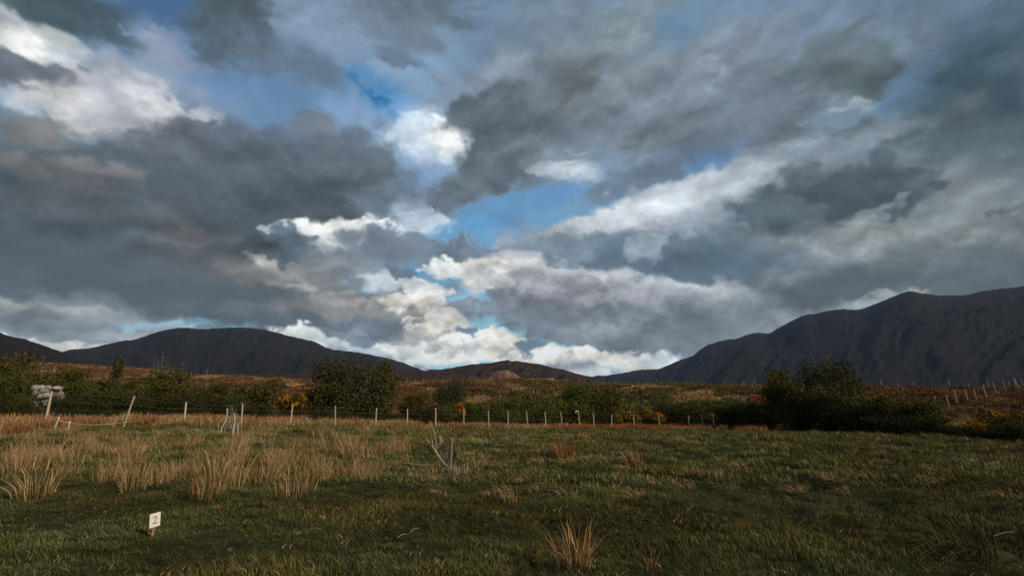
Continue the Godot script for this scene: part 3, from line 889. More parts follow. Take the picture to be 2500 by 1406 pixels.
func make_tussocks() -> void:
	var upright := []
	for i in 6:
		upright.append(tussock_mesh(80 + 12 * i, 0.17 + 0.03 * i, 0.62 - 0.03 * i, 0.06, STRAWS + STRAWS + STRAWS + RUSTS, 0.3, 0.0055))
	var swept := []
	for i in 4:
		swept.append(tussock_mesh(70, 0.2, 0.34, 0.85, STRAWS, 0.35, 0.0075))
	# big ones, one by one: column, row of the foot, height in rows
	var told := [[40, 1140, 85], [8, 1128, 70], [75, 1150, 95], [105, 1128, 70], [140, 1120, 50], [250, 1112, 48], [235, 1104, 36], [322, 1200, 95], [345, 1186, 85], [405, 1180, 70], [432, 1168, 60], [495, 1215, 100], [512, 1205, 115], [545, 1190, 120],
		[560, 1135, 80], [580, 1120, 75], [530, 1170, 80], [618, 1178, 60], [652, 1172, 70], [690, 1150, 55], [712, 1206, 95], [738, 1200, 95], [775, 1108, 50], [800, 1100, 62], [822, 1112, 60], [845, 1112, 74], [862, 1120, 70], [885, 1118, 60], [905, 1112, 50], [868, 1172, 70],
		[893, 1170, 78], [915, 1165, 60], [940, 1110, 50], [968, 1112, 55], [985, 1106, 50], [660, 1100, 42], [720, 1096, 40], [740, 1120, 44], [1165, 1150, 46], [1180, 1140, 40]]
	for i in 190:
		var px := rng.randf_range(-40.0, 1060.0)
		var py := 1054.0 + pow(rng.randf(), 1.7) * 120.0
		if blotch.get_noise_2d(px * 0.05, py * 0.1) < -0.1 or (px > 930.0 and py > 1090.0): continue
		told.append([px, py, rng.randf_range(0.3, 0.62) * (py - 985.0) * 0.75])
	for t in told:
		var p := foot(t[0], t[1])
		var o := MeshInstance3D.new()
		o.name = called("grass_tussock")
		o.mesh = upright[rng.randi() % 6]
		o.material_override = mat.grass
		var s: float = clampf(t[2] / FOCAL * -p.z / 0.62, 0.4, 1.35)
		o.position = p
		o.basis = Basis.from_euler(Vector3(0, rng.randf() * TAU, 0)).scaled(Vector3(lerpf(s, 0.9, 0.3), s, lerpf(s, 0.9, 0.3)))
		tag(o, "upright straw-coloured tussock of dry rush grass standing in the green field", "tussock", "dry upright tussocks in the field")
		add_child(o)
	for i in 190:
		var px := rng.randf_range(1020.0, 2560.0)
		var py := 1066.0 + pow(rng.randf(), 2.3) * 260.0 + maxf(0.0, px - 1800.0) * 0.03
		var p := foot(px, py)
		if -p.z > edge_at(px) - 0.5 or -p.z < 8.5: continue
		var o := MeshInstance3D.new()
		o.name = called("windswept_tussock")
		o.mesh = swept[rng.randi() % 4]
		o.material_override = mat.grass
		var s := rng.randf_range(0.5, 1.0) * lerpf(0.6, 1.15, clampf((-p.z - 6.0) / 18.0, 0.0, 1.0))
		o.position = p
		o.basis = Basis.from_euler(Vector3(0, rng.randf_range(-0.5, 0.5), 0)).scaled(Vector3(s * 1.2, s * 0.75, s * 1.2))
		tag(o, "low pale tussock laid over by the wind in the short grass", "tussock", "wind-laid tussocks in the short grass")
		add_child(o)
	# those one can single out
	var single := [
		["rush_tussock", 1402, 1392, 0.40, 0.10, 190, RUSTS + STRAWS, 0.35, 0.14, "bristly brown rush tussock growing alone in the short turf", 0.006],
		["rush_tussock", 1374, 1118, 0.46, 0.35, 260, RUSTS, 0.12, 0.30, "round orange tussock like a dome, alone in the green sward", 0.012],
		["rush_tussock", 1552, 1138, 0.42, 0.55, 170, RUSTS + STRAWS, 0.3, 0.2, "leaning orange tussock with a dark mossy hump at its side", 0.011],
		["rush_tussock", 2345, 1352, 0.55, 0.95, 260, GREENS, 0.9, 0.3, "big drooping green tussock arching over a dark hollow", 0.007],
		["rush_tussock", 82, 1218, 0.5, 0.2, 200, STRAWS, 0.5, 0.25, "half green tussock above a dark boggy hollow", 0.009],
		["rush_tussock", 1592, 1404, 0.26, 0.2, 40, RUSTS, 0.5, 0.06, "thin sprig of russet rush stems in the turf", 0.006],
		["rush_tussock", 1245, 1222, 0.22, 0.5, 70, STRAWS, 0.3, 0.12, "small bleached tuft of broken straw in the turf", 0.007],
	]
	for s in single:
		var o := MeshInstance3D.new()
		o.name = called(s[0])
		o.mesh = tussock_mesh(s[5], s[8], s[3], s[4], s[6], s[7], s[10])
		o.material_override = mat.grass
		o.position = foot(s[1], s[2])
		tag(o, s[9], "tussock")
		add_child(o)

func make_moor_cover() -> void:
	var shapes := []
	for k in 3:
		var g := Geo.new()
		for i in 34:
			var a := rng.randf() * TAU
			var r := sqrt(rng.randf()) * 0.5
			var h := rng.randf_range(0.15, 0.45)
			var lean := Vector3(cos(a), -0.2, sin(a)) * h * rng.randf_range(0.2, 0.8) + Vector3(-0.2 * h, 0, 0)
			g.blade(Vector3(cos(a) * r, -0.04, sin(a) * r), rng.randf() * PI, h, 0.07, lean, Color(1, 1, 1) * rng.randf_range(0.6, 1.35))
		shapes.append(g.mesh())
	var lots := [[], [], []]
	for i in 46000:
		var px := rng.randf_range(-80.0, 2580.0)
		var k := crest_at(px)
		var near := edge_at(px) + 1.0
		var d := near * pow((k.x + 6.0) / near, sqrt(rng.randf()))
		var p := spot(px, d)
		var c := moor_colour(p.x, d, px)
		if c.r + c.g < 0.045 and rng.randf() < 0.6: continue
		var s := rng.randf_range(0.6, 1.5) * (0.6 + d * 0.006)
		lots[i % 3].append([Transform3D(Basis.from_euler(Vector3(0, rng.randf() * TAU, 0)).scaled(Vector3(s, s * rng.randf_range(0.5, 1.1), s)), p), Color(c.r * 1.5, c.g * 1.5, c.b * 1.5)])
	for k in 3:
		scatter("heather", shapes[k], lots[k], "low brown heather and moor grass on the rising moor", "heather")

# ------------------------------------------------------------------ shrubs and trees
const LEAVES := [Color(0.050, 0.060, 0.017), Color(0.036, 0.046, 0.014), Color(0.072, 0.075, 0.021), Color(0.090, 0.082, 0.022)]

# a unit plant one metre high: stems that fork, and leaf faces round the twigs
func plant(kind: String, stems: int, spread: float, leaves: int, size: float, palette: Array, base: float, narrow := 1.0) -> Array:
	var wood := Geo.new()
	var leaf := Geo.new()
	var tips := []
	for i in stems:
		var a := TAU * (i + rng.randf()) / stems
		var root := Vector3(cos(a), 0, sin(a)) * 0.05 * spread
		var reach := rng.randf_range(0.35, 1.0) * spread * 0.5
		var top := Vector3(cos(a) * reach, rng.randf_range(0.6, 0.97), sin(a) * reach)
		var mid := root.lerp(top, 0.5) + Vector3(rng.randf_range(-0.06, 0.06), 0.06, rng.randf_range(-0.06, 0.06))
		wood.tube([root - Vector3(0, 0.03, 0), mid, top], [0.016, 0.011, 0.003], 5, Color(0.16, 0.145, 0.12), false)
		for j in 7:
			var t := rng.randf_range(base, 1.0)
			var from := root.lerp(mid, t * 2.0) if t < 0.5 else mid.lerp(top, t * 2.0 - 1.0)
			var b := rng.randf() * TAU
			var to := from + Vector3(cos(b) * spread * 0.26, rng.randf_range(-0.02, 0.17), sin(b) * spread * 0.26) * rng.randf_range(0.5, 1.1)
			to.y = minf(to.y, 1.0)
			wood.tube([from, to], [0.006, 0.002], 3, Color(0.13, 0.115, 0.09), false)
			tips.append([from.lerp(to, 0.55), 0.11])
			tips.append([to, 0.085])
		tips.append([top, 0.08])
	for i in leaves:
		var t: Array = tips[rng.randi() % tips.size()]
		var o: Vector3 = Vector3(rng.randfn(), rng.randfn() * 0.85, rng.randfn()) * t[1] * (0.5 + 0.6 * spread)
		var p: Vector3 = t[0] + Vector3(o.x * narrow, o.y, o.z * narrow)
		if p.y < 0.02: p.y = rng.randf_range(0.02, 0.2)
		var u := Vector3(rng.randfn(), rng.randfn() * 0.7 + 0.25, rng.randfn()).normalized()
		var w := u.cross(Vector3(rng.randfn(), rng.randfn(), rng.randfn())).normalized()
		var s := size * rng.randf_range(0.6, 1.4)
		leaf.quad(p - u * s * 0.2, p + w * s * 0.32 + u * s * 0.3, p + u * s, p - w * s * 0.32 + u * s * 0.3, pick(palette, 0.35))
	return [wood.mesh(), leaf.mesh()]

func make_plants() -> void:
	var yellowish := [Color(0.068, 0.062, 0.016), Color(0.052, 0.050, 0.014), Color(0.085, 0.070, 0.018)]
	var greyish := [Color(0.050, 0.050, 0.028), Color(0.038, 0.040, 0.022), Color(0.065, 0.062, 0.036)]
	var kinds := {
		"willow": [plant("willow", 8, 1.0, 9000, 0.042, LEAVES, 0.25), plant("willow", 7, 1.15, 9000, 0.042, LEAVES, 0.2), plant("willow", 9, 0.9, 9000, 0.042, LEAVES + yellowish, 0.3)],
		"low": [plant("low", 10, 1.5, 6000, 0.055, [Color(0.024, 0.030, 0.011), Color(0.034, 0.038, 0.013)], 0.1), plant("low", 10, 1.7, 6000, 0.055, [Color(0.028, 0.033, 0.012), Color(0.044, 0.044, 0.014)], 0.1)],  # dark green leaves, darkened further for shade at the foot of the belt
		"broom": [plant("broom", 16, 1.0, 8000, 0.05, [Color(0.064, 0.080, 0.018), Color(0.080, 0.090, 0.024), Color(0.046, 0.060, 0.015)], 0.05), plant("broom", 16, 1.3, 8000, 0.05, [Color(0.064, 0.080, 0.018), Color(0.080, 0.090, 0.024)], 0.05)],
		"birch": [plant("birch", 5, 0.7, 9000, 0.036, yellowish + LEAVES, 0.25)],
		"oak": [plant("oak", 8, 1.25, 11000, 0.036, greyish, 0.4)],
		"spruce": [plant("spruce", 3, 0.34, 2600, 0.04, greyish + LEAVES, 0.1)],
	}
	var say := {
		"willow": ["willow_bush", "bush", "dense green willow bush growing behind the wire fence", "willow bushes behind the fence"],
		"low": ["scrub_bush", "bush", "low dark green scrub bush filling the ground behind the fence", "low scrub behind the fence"],
		"broom": ["broom_bush", "bush", "bright green broom bush with upright shoots behind the fence", "broom bushes behind the fence"],
		"birch": ["birch_tree", "tree", "slender yellow-green birch tree rising above the scrub", "young birches in the scrub"],
		"oak": ["round_tree", "tree", "broad grey-green tree with a rounded open crown", "round-crowned trees"],
		"spruce": ["spruce_sapling", "tree", "thin spruce sapling with a bare tip among the bushes", "spruce saplings"],
	}
	# kind, column, width, row of the top, depth behind the field edge, label of its own
	var list := [
		["willow", 45, 130, 905, 4.6, ""], ["willow", 200, 150, 925, 4.6, ""], ["willow", 290, 150, 945, 4.2, ""], ["willow", 440, 150, 940, 4.4, ""], ["willow", 5, 210, 878, 7.0, ""], ["willow", 95, 150, 892, 9.0, ""], ["willow", 168, 150, 908, 8.0, ""], ["willow", 235, 150, 920, 7.0, ""], ["willow", 330, 150, 928, 7.0, ""],
		["willow", 405, 170, 912, 8.0, ""], ["willow", 470, 140, 930, 7.0, ""], ["willow", 530, 130, 942, 6.0, ""], ["willow", 630, 170, 930, 7.0, ""], ["willow", 575, 120, 956, 5.0, ""],
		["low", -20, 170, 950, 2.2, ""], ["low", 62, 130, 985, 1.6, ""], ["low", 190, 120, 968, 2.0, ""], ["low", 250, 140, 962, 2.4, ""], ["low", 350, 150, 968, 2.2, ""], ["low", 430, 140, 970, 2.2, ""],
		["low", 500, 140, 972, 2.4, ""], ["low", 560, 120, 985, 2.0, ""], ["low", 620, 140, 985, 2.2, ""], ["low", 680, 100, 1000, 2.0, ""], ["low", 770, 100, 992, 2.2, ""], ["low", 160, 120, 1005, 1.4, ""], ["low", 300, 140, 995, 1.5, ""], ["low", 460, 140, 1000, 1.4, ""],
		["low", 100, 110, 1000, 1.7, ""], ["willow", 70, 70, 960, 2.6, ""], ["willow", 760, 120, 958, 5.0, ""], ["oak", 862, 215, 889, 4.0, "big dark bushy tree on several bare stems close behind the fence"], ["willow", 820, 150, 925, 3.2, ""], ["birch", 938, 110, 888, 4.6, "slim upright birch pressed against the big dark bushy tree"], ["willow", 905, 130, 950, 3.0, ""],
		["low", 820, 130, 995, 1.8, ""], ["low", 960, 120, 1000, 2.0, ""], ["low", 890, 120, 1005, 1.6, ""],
		["willow", 1010, 110, 968, 5.0, ""], ["low", 1050, 110, 992, 3.0, ""], ["oak", 1102, 100, 936, 22.0, "small round dark tree standing clear on the moor grass"], ["broom", 1085, 110, 990, 4.0, ""], ["broom", 1160, 110, 988, 4.0, ""],
		["broom", 1225, 110, 982, 4.0, ""], ["broom", 1285, 120, 976, 4.5, ""], ["broom", 1345, 120, 970, 5.0, ""], ["broom", 1400, 90, 946, 6.0, ""], ["broom", 1390, 120, 985, 3.0, ""], ["willow", 1455, 150, 950, 6.0, ""], ["broom", 1250, 120, 1000, 2.0, ""], ["broom", 1320, 120, 998, 2.0, ""],
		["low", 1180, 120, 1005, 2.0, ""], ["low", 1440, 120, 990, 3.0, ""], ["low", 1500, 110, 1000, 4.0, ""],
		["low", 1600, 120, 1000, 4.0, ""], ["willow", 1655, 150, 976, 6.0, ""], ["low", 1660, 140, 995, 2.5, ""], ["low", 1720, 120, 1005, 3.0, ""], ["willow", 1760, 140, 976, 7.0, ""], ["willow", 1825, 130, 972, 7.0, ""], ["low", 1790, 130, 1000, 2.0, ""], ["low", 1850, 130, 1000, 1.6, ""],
		["birch", 1895, 125, 908, 3.0, "tall yellow-green birch beside the dark red machine"], ["birch", 1948, 130, 936, 2.6, "shorter yellow-green birch in front of the round-crowned tree"], ["oak", 1985, 200, 898, 8.0, "broad grey-green tree with a rounded crown behind the birches"], ["willow", 2050, 120, 928, 8.0, ""], ["low", 1935, 140, 985, 1.6, ""], ["low", 2010, 150, 985, 1.6, ""],
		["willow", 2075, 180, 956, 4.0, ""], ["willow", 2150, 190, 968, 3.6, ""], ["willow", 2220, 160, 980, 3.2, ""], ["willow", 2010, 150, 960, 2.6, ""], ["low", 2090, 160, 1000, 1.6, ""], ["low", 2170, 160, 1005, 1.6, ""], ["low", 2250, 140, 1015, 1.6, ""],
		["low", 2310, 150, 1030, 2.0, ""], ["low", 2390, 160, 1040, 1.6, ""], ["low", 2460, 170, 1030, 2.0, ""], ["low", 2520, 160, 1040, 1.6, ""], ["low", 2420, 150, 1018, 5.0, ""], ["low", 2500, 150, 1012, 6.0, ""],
		["spruce", 296, 42, 868, 5.0, ""], ["spruce", 945, 36, 882, 5.2, ""],
	]
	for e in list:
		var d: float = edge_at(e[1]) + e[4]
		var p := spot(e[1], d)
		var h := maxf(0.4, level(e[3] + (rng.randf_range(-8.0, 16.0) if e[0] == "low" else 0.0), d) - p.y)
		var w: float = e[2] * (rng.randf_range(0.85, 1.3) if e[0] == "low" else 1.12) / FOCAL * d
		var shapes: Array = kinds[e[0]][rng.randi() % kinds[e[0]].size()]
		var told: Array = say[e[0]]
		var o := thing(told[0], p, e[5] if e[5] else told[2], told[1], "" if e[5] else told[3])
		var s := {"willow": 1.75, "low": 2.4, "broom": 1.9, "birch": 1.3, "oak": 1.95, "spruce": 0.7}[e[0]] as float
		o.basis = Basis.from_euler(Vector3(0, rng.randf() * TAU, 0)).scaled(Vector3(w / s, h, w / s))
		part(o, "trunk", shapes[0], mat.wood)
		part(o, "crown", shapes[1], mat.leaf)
	# gorse in flower: column, width, row of the top, depth behind the field edge
	var spiny := plant("gorse", 14, 1.5, 6500, 0.055, [Color(0.030, 0.038, 0.012), Color(0.044, 0.048, 0.014)], 0.1)
	for e in [[715, 90, 967, 3.6, 0.9], [748, 60, 970, 3.6, 0.9], [1125, 40, 988, 3.4, 1.0], [1530, 70, 1006, 2.6, 0.7], [1575, 60, 1002, 3.4, 1.0], [1600, 46, 1010, 1.6, 1.0], [1728, 40, 1012, 1.8, 0.8], [340, 60, 930, 5.4, 0.10], [395, 30, 938, 5.0, 0.08], [1625, 50, 1006, 3.0, 0.7], [1500, 40, 1012, 2.0, 0.5], [2365, 80, 1034, 1.2, 0.8], [2400, 110, 1006, 4.0, 0.5], [2470, 90, 1008, 4.4, 0.5], [2290, 60, 1038, 1.4, 0.2]]:
		var d: float = edge_at(e[0]) + e[3]
		var p := spot(e[0], d)
		var o := thing("gorse_bush", p, "spiny gorse bush with orange-yellow blossom behind the field edge", "bush", "flowering gorse bushes")
		var h := maxf(0.35, level(e[2], d) - p.y)
		var w: float = e[1] / FOCAL * d
		o.basis = Basis.from_euler(Vector3(0, rng.randf() * TAU, 0)).scaled(Vector3(w / 2.2, h, w / 2.2))
		part(o, "stem", spiny[0], mat.wood)
		part(o, "foliage", spiny[1], mat.leaf)
		var g := Geo.new()
		for i in int(2200 * e[4]):
			var a := rng.randf() * TAU
			var r := sqrt(rng.randf()) * 0.85
			var y := sqrt(maxf(0.0, 1.0 - r * r * 0.85)) * rng.randf_range(0.86, 1.1)
			if patches.get_noise_3d(cos(a) * r * 11.0 + p.x, y * 11.0, sin(a) * r * 11.0) < 0.10: continue
			var c := Vector3(cos(a) * r, y, sin(a) * r)
			var u := Vector3(rng.randfn(), rng.randfn(), rng.randfn()).normalized()
			var v := u.cross(Vector3.UP).normalized()
			g.quad(c - u * 0.045, c + v * 0.036, c + u * 0.045, c - v * 0.036, Color(0.50, 0.235, 0.012) * rng.randf_range(0.7, 1.15))
		part(o, "blossom", g.mesh(), mat.leaf)
	make_dead_trees()

func make_dead_trees() -> void:
	# bleached dead saplings standing above the willows
	for e in [[376, 938, 375, 872, 0], [388, 935, 386, 878, 1], [402, 915, 396, 858, 2], [406, 930, 405, 886, 1], [413, 930, 412, 888, 1], [425, 938, 423, 895, 2], [447, 935, 446, 882, 0], [455, 938, 453, 900, 1], [466, 925, 466, 908, 0], [481, 925, 480, 908, 0], [502, 935, 506, 898, 2], [508, 935, 505, 902, 1], [20, 905, 14, 866, 0], [36, 895, 37, 862, 1]]:
		var d: float = edge_at(e[0]) + 9.5
		var base := Vector3(across(e[0], e[1], d), 0, -d)
		base.y = ground_at(base.x, d)
		var top := Vector3(across(e[2], e[3], d), level(e[3], d), -d)
		var o := thing("dead_sapling", base, "bleached grey dead sapling poking above the willow bushes", "tree", "dead saplings above the willows")
		var g := Geo.new()
		var tip := top - base
		g.tube([Vector3(0, -0.05, 0), tip * 0.5 + Vector3(rng.randf_range(-0.1, 0.1), 0, 0.03), tip], [0.026, 0.018, 0.006], 6, Color(0.33, 0.31, 0.28))
		part(o, "trunk", g.mesh(), mat.wood)
		for i in 12 + e[4] * 5:
			var t := rng.randf_range(0.55, 0.97)
			var a := rng.randf() * TAU
			var b := Geo.new()
			var from := tip * t
			b.tube([from, from + Vector3(cos(a), rng.randf_range(-0.3, 0.4), sin(a)) * rng.randf_range(0.1, 0.38)], [0.012, 0.004], 4, Color(0.28, 0.26, 0.23), false)
			part(o, "branch", b.mesh(), mat.wood)

# ------------------------------------------------------------------ fences
func pole(base: Vector3, top: Vector3, r0: float, r1: float, col: Color, sides := 7, wobble := 0.0) -> Geo:
	var g := Geo.new()
	var path := []
	var radii := []
	for i in 5:
		var t := i / 4.0
		path.append(base.lerp(top, t) + Vector3(rng.randf_range(-1, 1), 0, rng.randf_range(-1, 1)) * wobble * sin(PI * t))
		radii.append(lerpf(r0, r1, t) * rng.randf_range(0.93, 1.07))
	g.tube(path, radii, sides, col)
	return g

func make_fences() -> void:
	# the stock fence along the field: foot column, top column, top row, depth
	var posts := [[60, 84, 946, 17.5], [106, 125, 955, 19.0], [298, 327, 967, 21.6], [447, 453, 982, 24.2], [589, 591, 985, 26.2], [706, 714, 989, 28.2], [817, 818, 991, 29.8], [916, 919, 996, 31.2], [994, 994, 998, 32.4], [1064, 1063, 996, 33.5], [1132, 1132, 999, 34.7], [1193, 1192, 1001, 35.8],
		[1242, 1239, 1003, 36.8], [1290, 1285, 1005, 37.8], [1334, 1330, 1005, 38.8], [1375, 1368, 1006, 39.6], [1416, 1412, 1005, 40.6], [1452, 1448, 1009, 41.4], [1494, 1493, 1013, 42.3], [1549, 1547, 1011, 43.4], [1611, 1608, 1013, 44.6], [1683, 1681, 1014, 45.6], [1717, 1714, 1012, 46.3], [1744, 1741, 1012, 47.0], [1771, 1769, 1013, 47.8], [1815, 1812, 1014, 48.6]]
	posts.remove_at(0)
	var o := thing("wire_fence", spot(posts[0][0], posts[0][3]), "wire stock fence with weathered grey posts along the far side of the field", "fence")
	var at: Array[Vector3] = []
	var tops: Array[Vector3] = []
	for p in posts:
		var d: float = p[3]
		var base := Vector3(across(p[0], 1040, d), 0, -d)
		base.y = ground_at(base.x, d)
		var top := Vector3(across(p[1], p[2], d), level(p[2], d), -d)
		at.append(base - o.position)
		tops.append(top - o.position)
		var shade := rng.randf_range(0.8, 1.15)
		var g := pole(base - o.position - Vector3(0, 0.1, 0), top - o.position, 0.040, 0.034, Color(0.62, 0.55, 0.45) * shade, 8, 0.012)
		part(o, "post", g.mesh(), mat.wood)
		if p[0] == 1416:
			var rag := Geo.new()
			var q := top - o.position
			rag.tube([q + Vector3(0.03, 0.02, 0), q + Vector3(-0.12, 0.06, 0.02), q + Vector3(-0.2, -0.02, 0.03), q + Vector3(-0.14, -0.12, 0.03)], [0.03, 0.045, 0.04, 0.015], 6, Color(0.5, 0.5, 0.5))
			part(o, "rag", rag.mesh(), mat.paint)
	for k in 6:
		var t := [0.10, 0.24, 0.38, 0.54, 0.74, 0.95][k] as float
		var g := Geo.new()
		for i in at.size() - 1:
			var a := at[i].lerp(tops[i], t)
			var b := at[i + 1].lerp(tops[i + 1], t)
			var m := a.lerp(b, 0.5) - Vector3(0, rng.randf_range(0.01, 0.06), 0)
			g.tube([a, m, b], [0.003, 0.003, 0.003], 3, Color(0.15, 0.145, 0.14), false)
		part(o, "wire", g.mesh(), mat.wire)
	# fences far out on the moor: foot column, foot row, top column, top row; depth from the first to the last
	var told := [
		["moor_fence", "line of small pale posts along the moor crest below the rocky hill", 160.0, 118.0, [[994, 942, 994, 931], [1014, 941, 1013, 931], [1034, 940, 1034, 929], [1045, 940, 1044, 929], [1063, 938, 1063, 927], [1081, 937, 1081, 925], [1099, 936, 1099, 925], [1115, 935, 1115, 924], [1132, 934, 1131, 922], [1147, 930, 1147, 922], [1164, 929, 1164, 921], [1181, 929, 1181, 920], [1198, 928, 1198, 919], [1219, 928, 1219, 920], [1240, 930, 1240, 922],
			[1261, 931, 1261, 920], [1276, 930, 1276, 923], [1292, 931, 1292, 924], [1308, 933, 1307, 925], [1321, 934, 1320, 926], [1333, 936, 1333, 926], [1347, 938, 1347, 930], [1371, 939, 1370, 931], [1390, 941, 1389, 933], [1413, 944, 1412, 932], [1430, 941, 1430, 931], [1446, 942, 1445, 930], [1460, 941, 1460, 930], [1473, 943, 1472, 930], [1488, 942, 1488, 931], [1503, 942, 1502, 932], [1513, 942, 1512, 931], [1539, 941, 1538, 934], [1560, 941, 1558, 933], [1582, 942, 1581, 936], [1605, 943, 1604, 930], [1629, 941, 1627, 933], [1653, 942, 1651, 932], [1681, 943, 1679, 932], [1711, 942, 1709, 932], [1739, 944, 1738, 933], [1769, 945, 1769, 934], [1791, 945, 1790, 934]]],
		["moor_fence", "row of leaning pale posts on the crest against the dark mountain", 95.0, 91.0, [[1838, 944, 1837, 933], [1860, 945, 1858, 936], [2054, 947, 2052, 938], [2088, 947, 2085, 929], [2119, 947, 2117, 936], [2157, 948, 2151, 928], [2196, 948, 2194, 936], [2237, 948, 2231, 931], [2279, 949, 2277, 942], [2323, 949, 2316, 929], [2369, 949, 2365, 936], [2417, 949, 2409, 927], [2471, 950, 2463, 933], [2484, 948, 2476, 922], [2504, 950, 2494, 925]]],
		["moor_fence", "row of bare pale posts climbing the brown slope", 62.0, 84.0, [[2242, 1002, 2236, 979], [2269, 998, 2263, 968], [2290, 988, 2283, 959], [2319, 979, 2309, 948], [2338, 972, 2330, 945], [2364, 965, 2356, 936], [2386, 963, 2376, 934], [2409, 957, 2400, 929], [2433, 952, 2424, 926], [2459, 952, 2449, 926], [2490, 951, 2478, 924]]],
		["moor_fence", "scattered grey fence posts on the brown slope below the dark hill", 120.0, 120.0, [[17, 880, 16, 862], [37, 882, 38, 872], [95, 888, 99, 868], [130, 902, 131, 888], [174, 902, 176, 889], [261, 900, 263, 884], [275, 900, 276, 885], [281, 900, 283, 884]]],
		["moor_fence", "short line of tiny posts across the reddish moor beside gorse", 150.0, 150.0, [[688, 957, 688, 951], [711, 957, 711, 950], [732, 957, 732, 951], [757, 957, 757, 949], [776, 957, 776, 948]]],
		["moor_fence", "few grey stakes standing in the boggy ground by the sandy bank", 88.0, 96.0, [[1148, 983, 1148, 973], [1167, 983, 1167, 973], [1186, 983, 1185, 970], [1222, 983, 1221, 973], [1239, 981, 1238, 970], [1251, 956, 1251, 946], [1303, 961, 1302, 949], [1312, 968, 1312, 954], [1353, 956, 1353, 951]]],
	]
	for f in told:
		var list: Array = f[4]
		var fence: Node3D = null
		for i in list.size():
			var p: Array = list[i]
			var d: float = lerpf(f[2], f[3], float(i) / (list.size() - 1))
			var base := Vector3(across(p[0], p[1], d), 0, -d)
			base.y = ground_at(base.x, d)
			var tall: float = (p[1] - p[3]) / FOCAL * d
			var top := base + Vector3((p[2] - p[0]) / FOCAL * d * 0.6, clampf(tall, 0.5, 1.7), 0)
			top.y = maxf(top.y, minf(level(p[3], d), base.y + 1.8))
			if fence == null:
				fence = thing(f[0], base, f[1], "fence")
			var g := pole(base - fence.position - Vector3(0, 0.15, 0), top - fence.position, 0.062, 0.055, Color(0.50, 0.46, 0.40) * rng.randf_range(0.75, 1.1), 5)
			part(fence, "post", g.mesh(), mat.wood)

# ------------------------------------------------------------------ things in the field
func stick(parent: Node3D, kind: String, points: Array, radii: Array, col: Color, material: Material, label := "") -> void:
	var g := Geo.new()
	g.tube(points, radii, 7, col)
	var o := part(parent, kind, g.mesh(), material)
	if label: o.set_meta("label", label)

func box(size: Vector3, col: Color, bevel := 0.004) -> Geo:
	var g := Geo.new()
	var h := size * 0.5
	for axis in 3:
		for s in [-1.0, 1.0]:
			var n := Vector3.ZERO; n[axis] = s
			var u := Vector3.ZERO; u[(axis + 1) % 3] = 1.0
			var w := Vector3.ZERO; w[(axis + 2) % 3] = 1.0
			var hu := h[(axis + 1) % 3]
			var hw := h[(axis + 2) % 3]
			var c := n * h[axis]
			g.quad(c + u * (hu - bevel) + w * (hw - bevel), c - u * (hu - bevel) + w * (hw - bevel), c - u * (hu - bevel) - w * (hw - bevel), c + u * (hu - bevel) - w * (hw - bevel), col)
			# chamfers towards the next axis
			for t in [-1.0, 1.0]:
				var n2: Vector3 = u * t
				var a: Vector3 = c + u * (hu - bevel) * t
				var b: Vector3 = n2 * hu + n * (h[axis] - bevel)
				g.quad(a + w * (hw - bevel), a - w * (hw - bevel), b - w * (hw - bevel), b + w * (hw - bevel), col)
	return g

func make_sign() -> void:
	# the plate as seen from the photograph, carried out to where its stake meets the turf
	var d := -foot(371, 1316).z
	var k := d / 5.6
	var x := -3.337 * k
	var ground := ground_at(x, d)
	var o := thing("pitch_sign", Vector3(x, ground, -d), "small white number sign on a short wooden stake in the grass", "sign")
	o.rotation = Vector3(0.0, 1.227, 0.0)
	var middle := EYE + (0.309 - EYE) * k - ground
	var stake := part(o, "stake", box(Vector3(0.03, middle + 0.1, 0.016), Color(0.34, 0.25, 0.16), 0.003).mesh(), mat.wood)
	stake.position = Vector3(0.0, (middle - 0.1) * 0.5, -0.0135)
	stake.rotation.z = -0.06
	var plate := part(o, "plate", box(Vector3(0.109 * k, 0.125 * k, 0.009), Color(0.64, 0.64, 0.63), 0.0015).mesh(), mat.paint)
	plate.position = Vector3(0, middle, 0)
	plate.rotation.z = 0.054
	var text := TextMesh.new()
	text.text = "2"
	var font := SystemFont.new()
	font.font_names = PackedStringArray(["Droid Serif"])
	text.font = font
	text.font_size = 64
	text.pixel_size = 0.00145 * k
	text.depth = 0.0012
	var ink := StandardMaterial3D.new()
	ink.albedo_color = Color(0.16, 0.16, 0.17)
	ink.roughness = 0.6
	var two := part(plate, "numeral", text, ink)
	two.position = Vector3(0, 0, 0.0052)

func at_row(px: float, py: float, d: float) -> Vector3:
	return Vector3(across(px, py, d), level(py, d), -d)

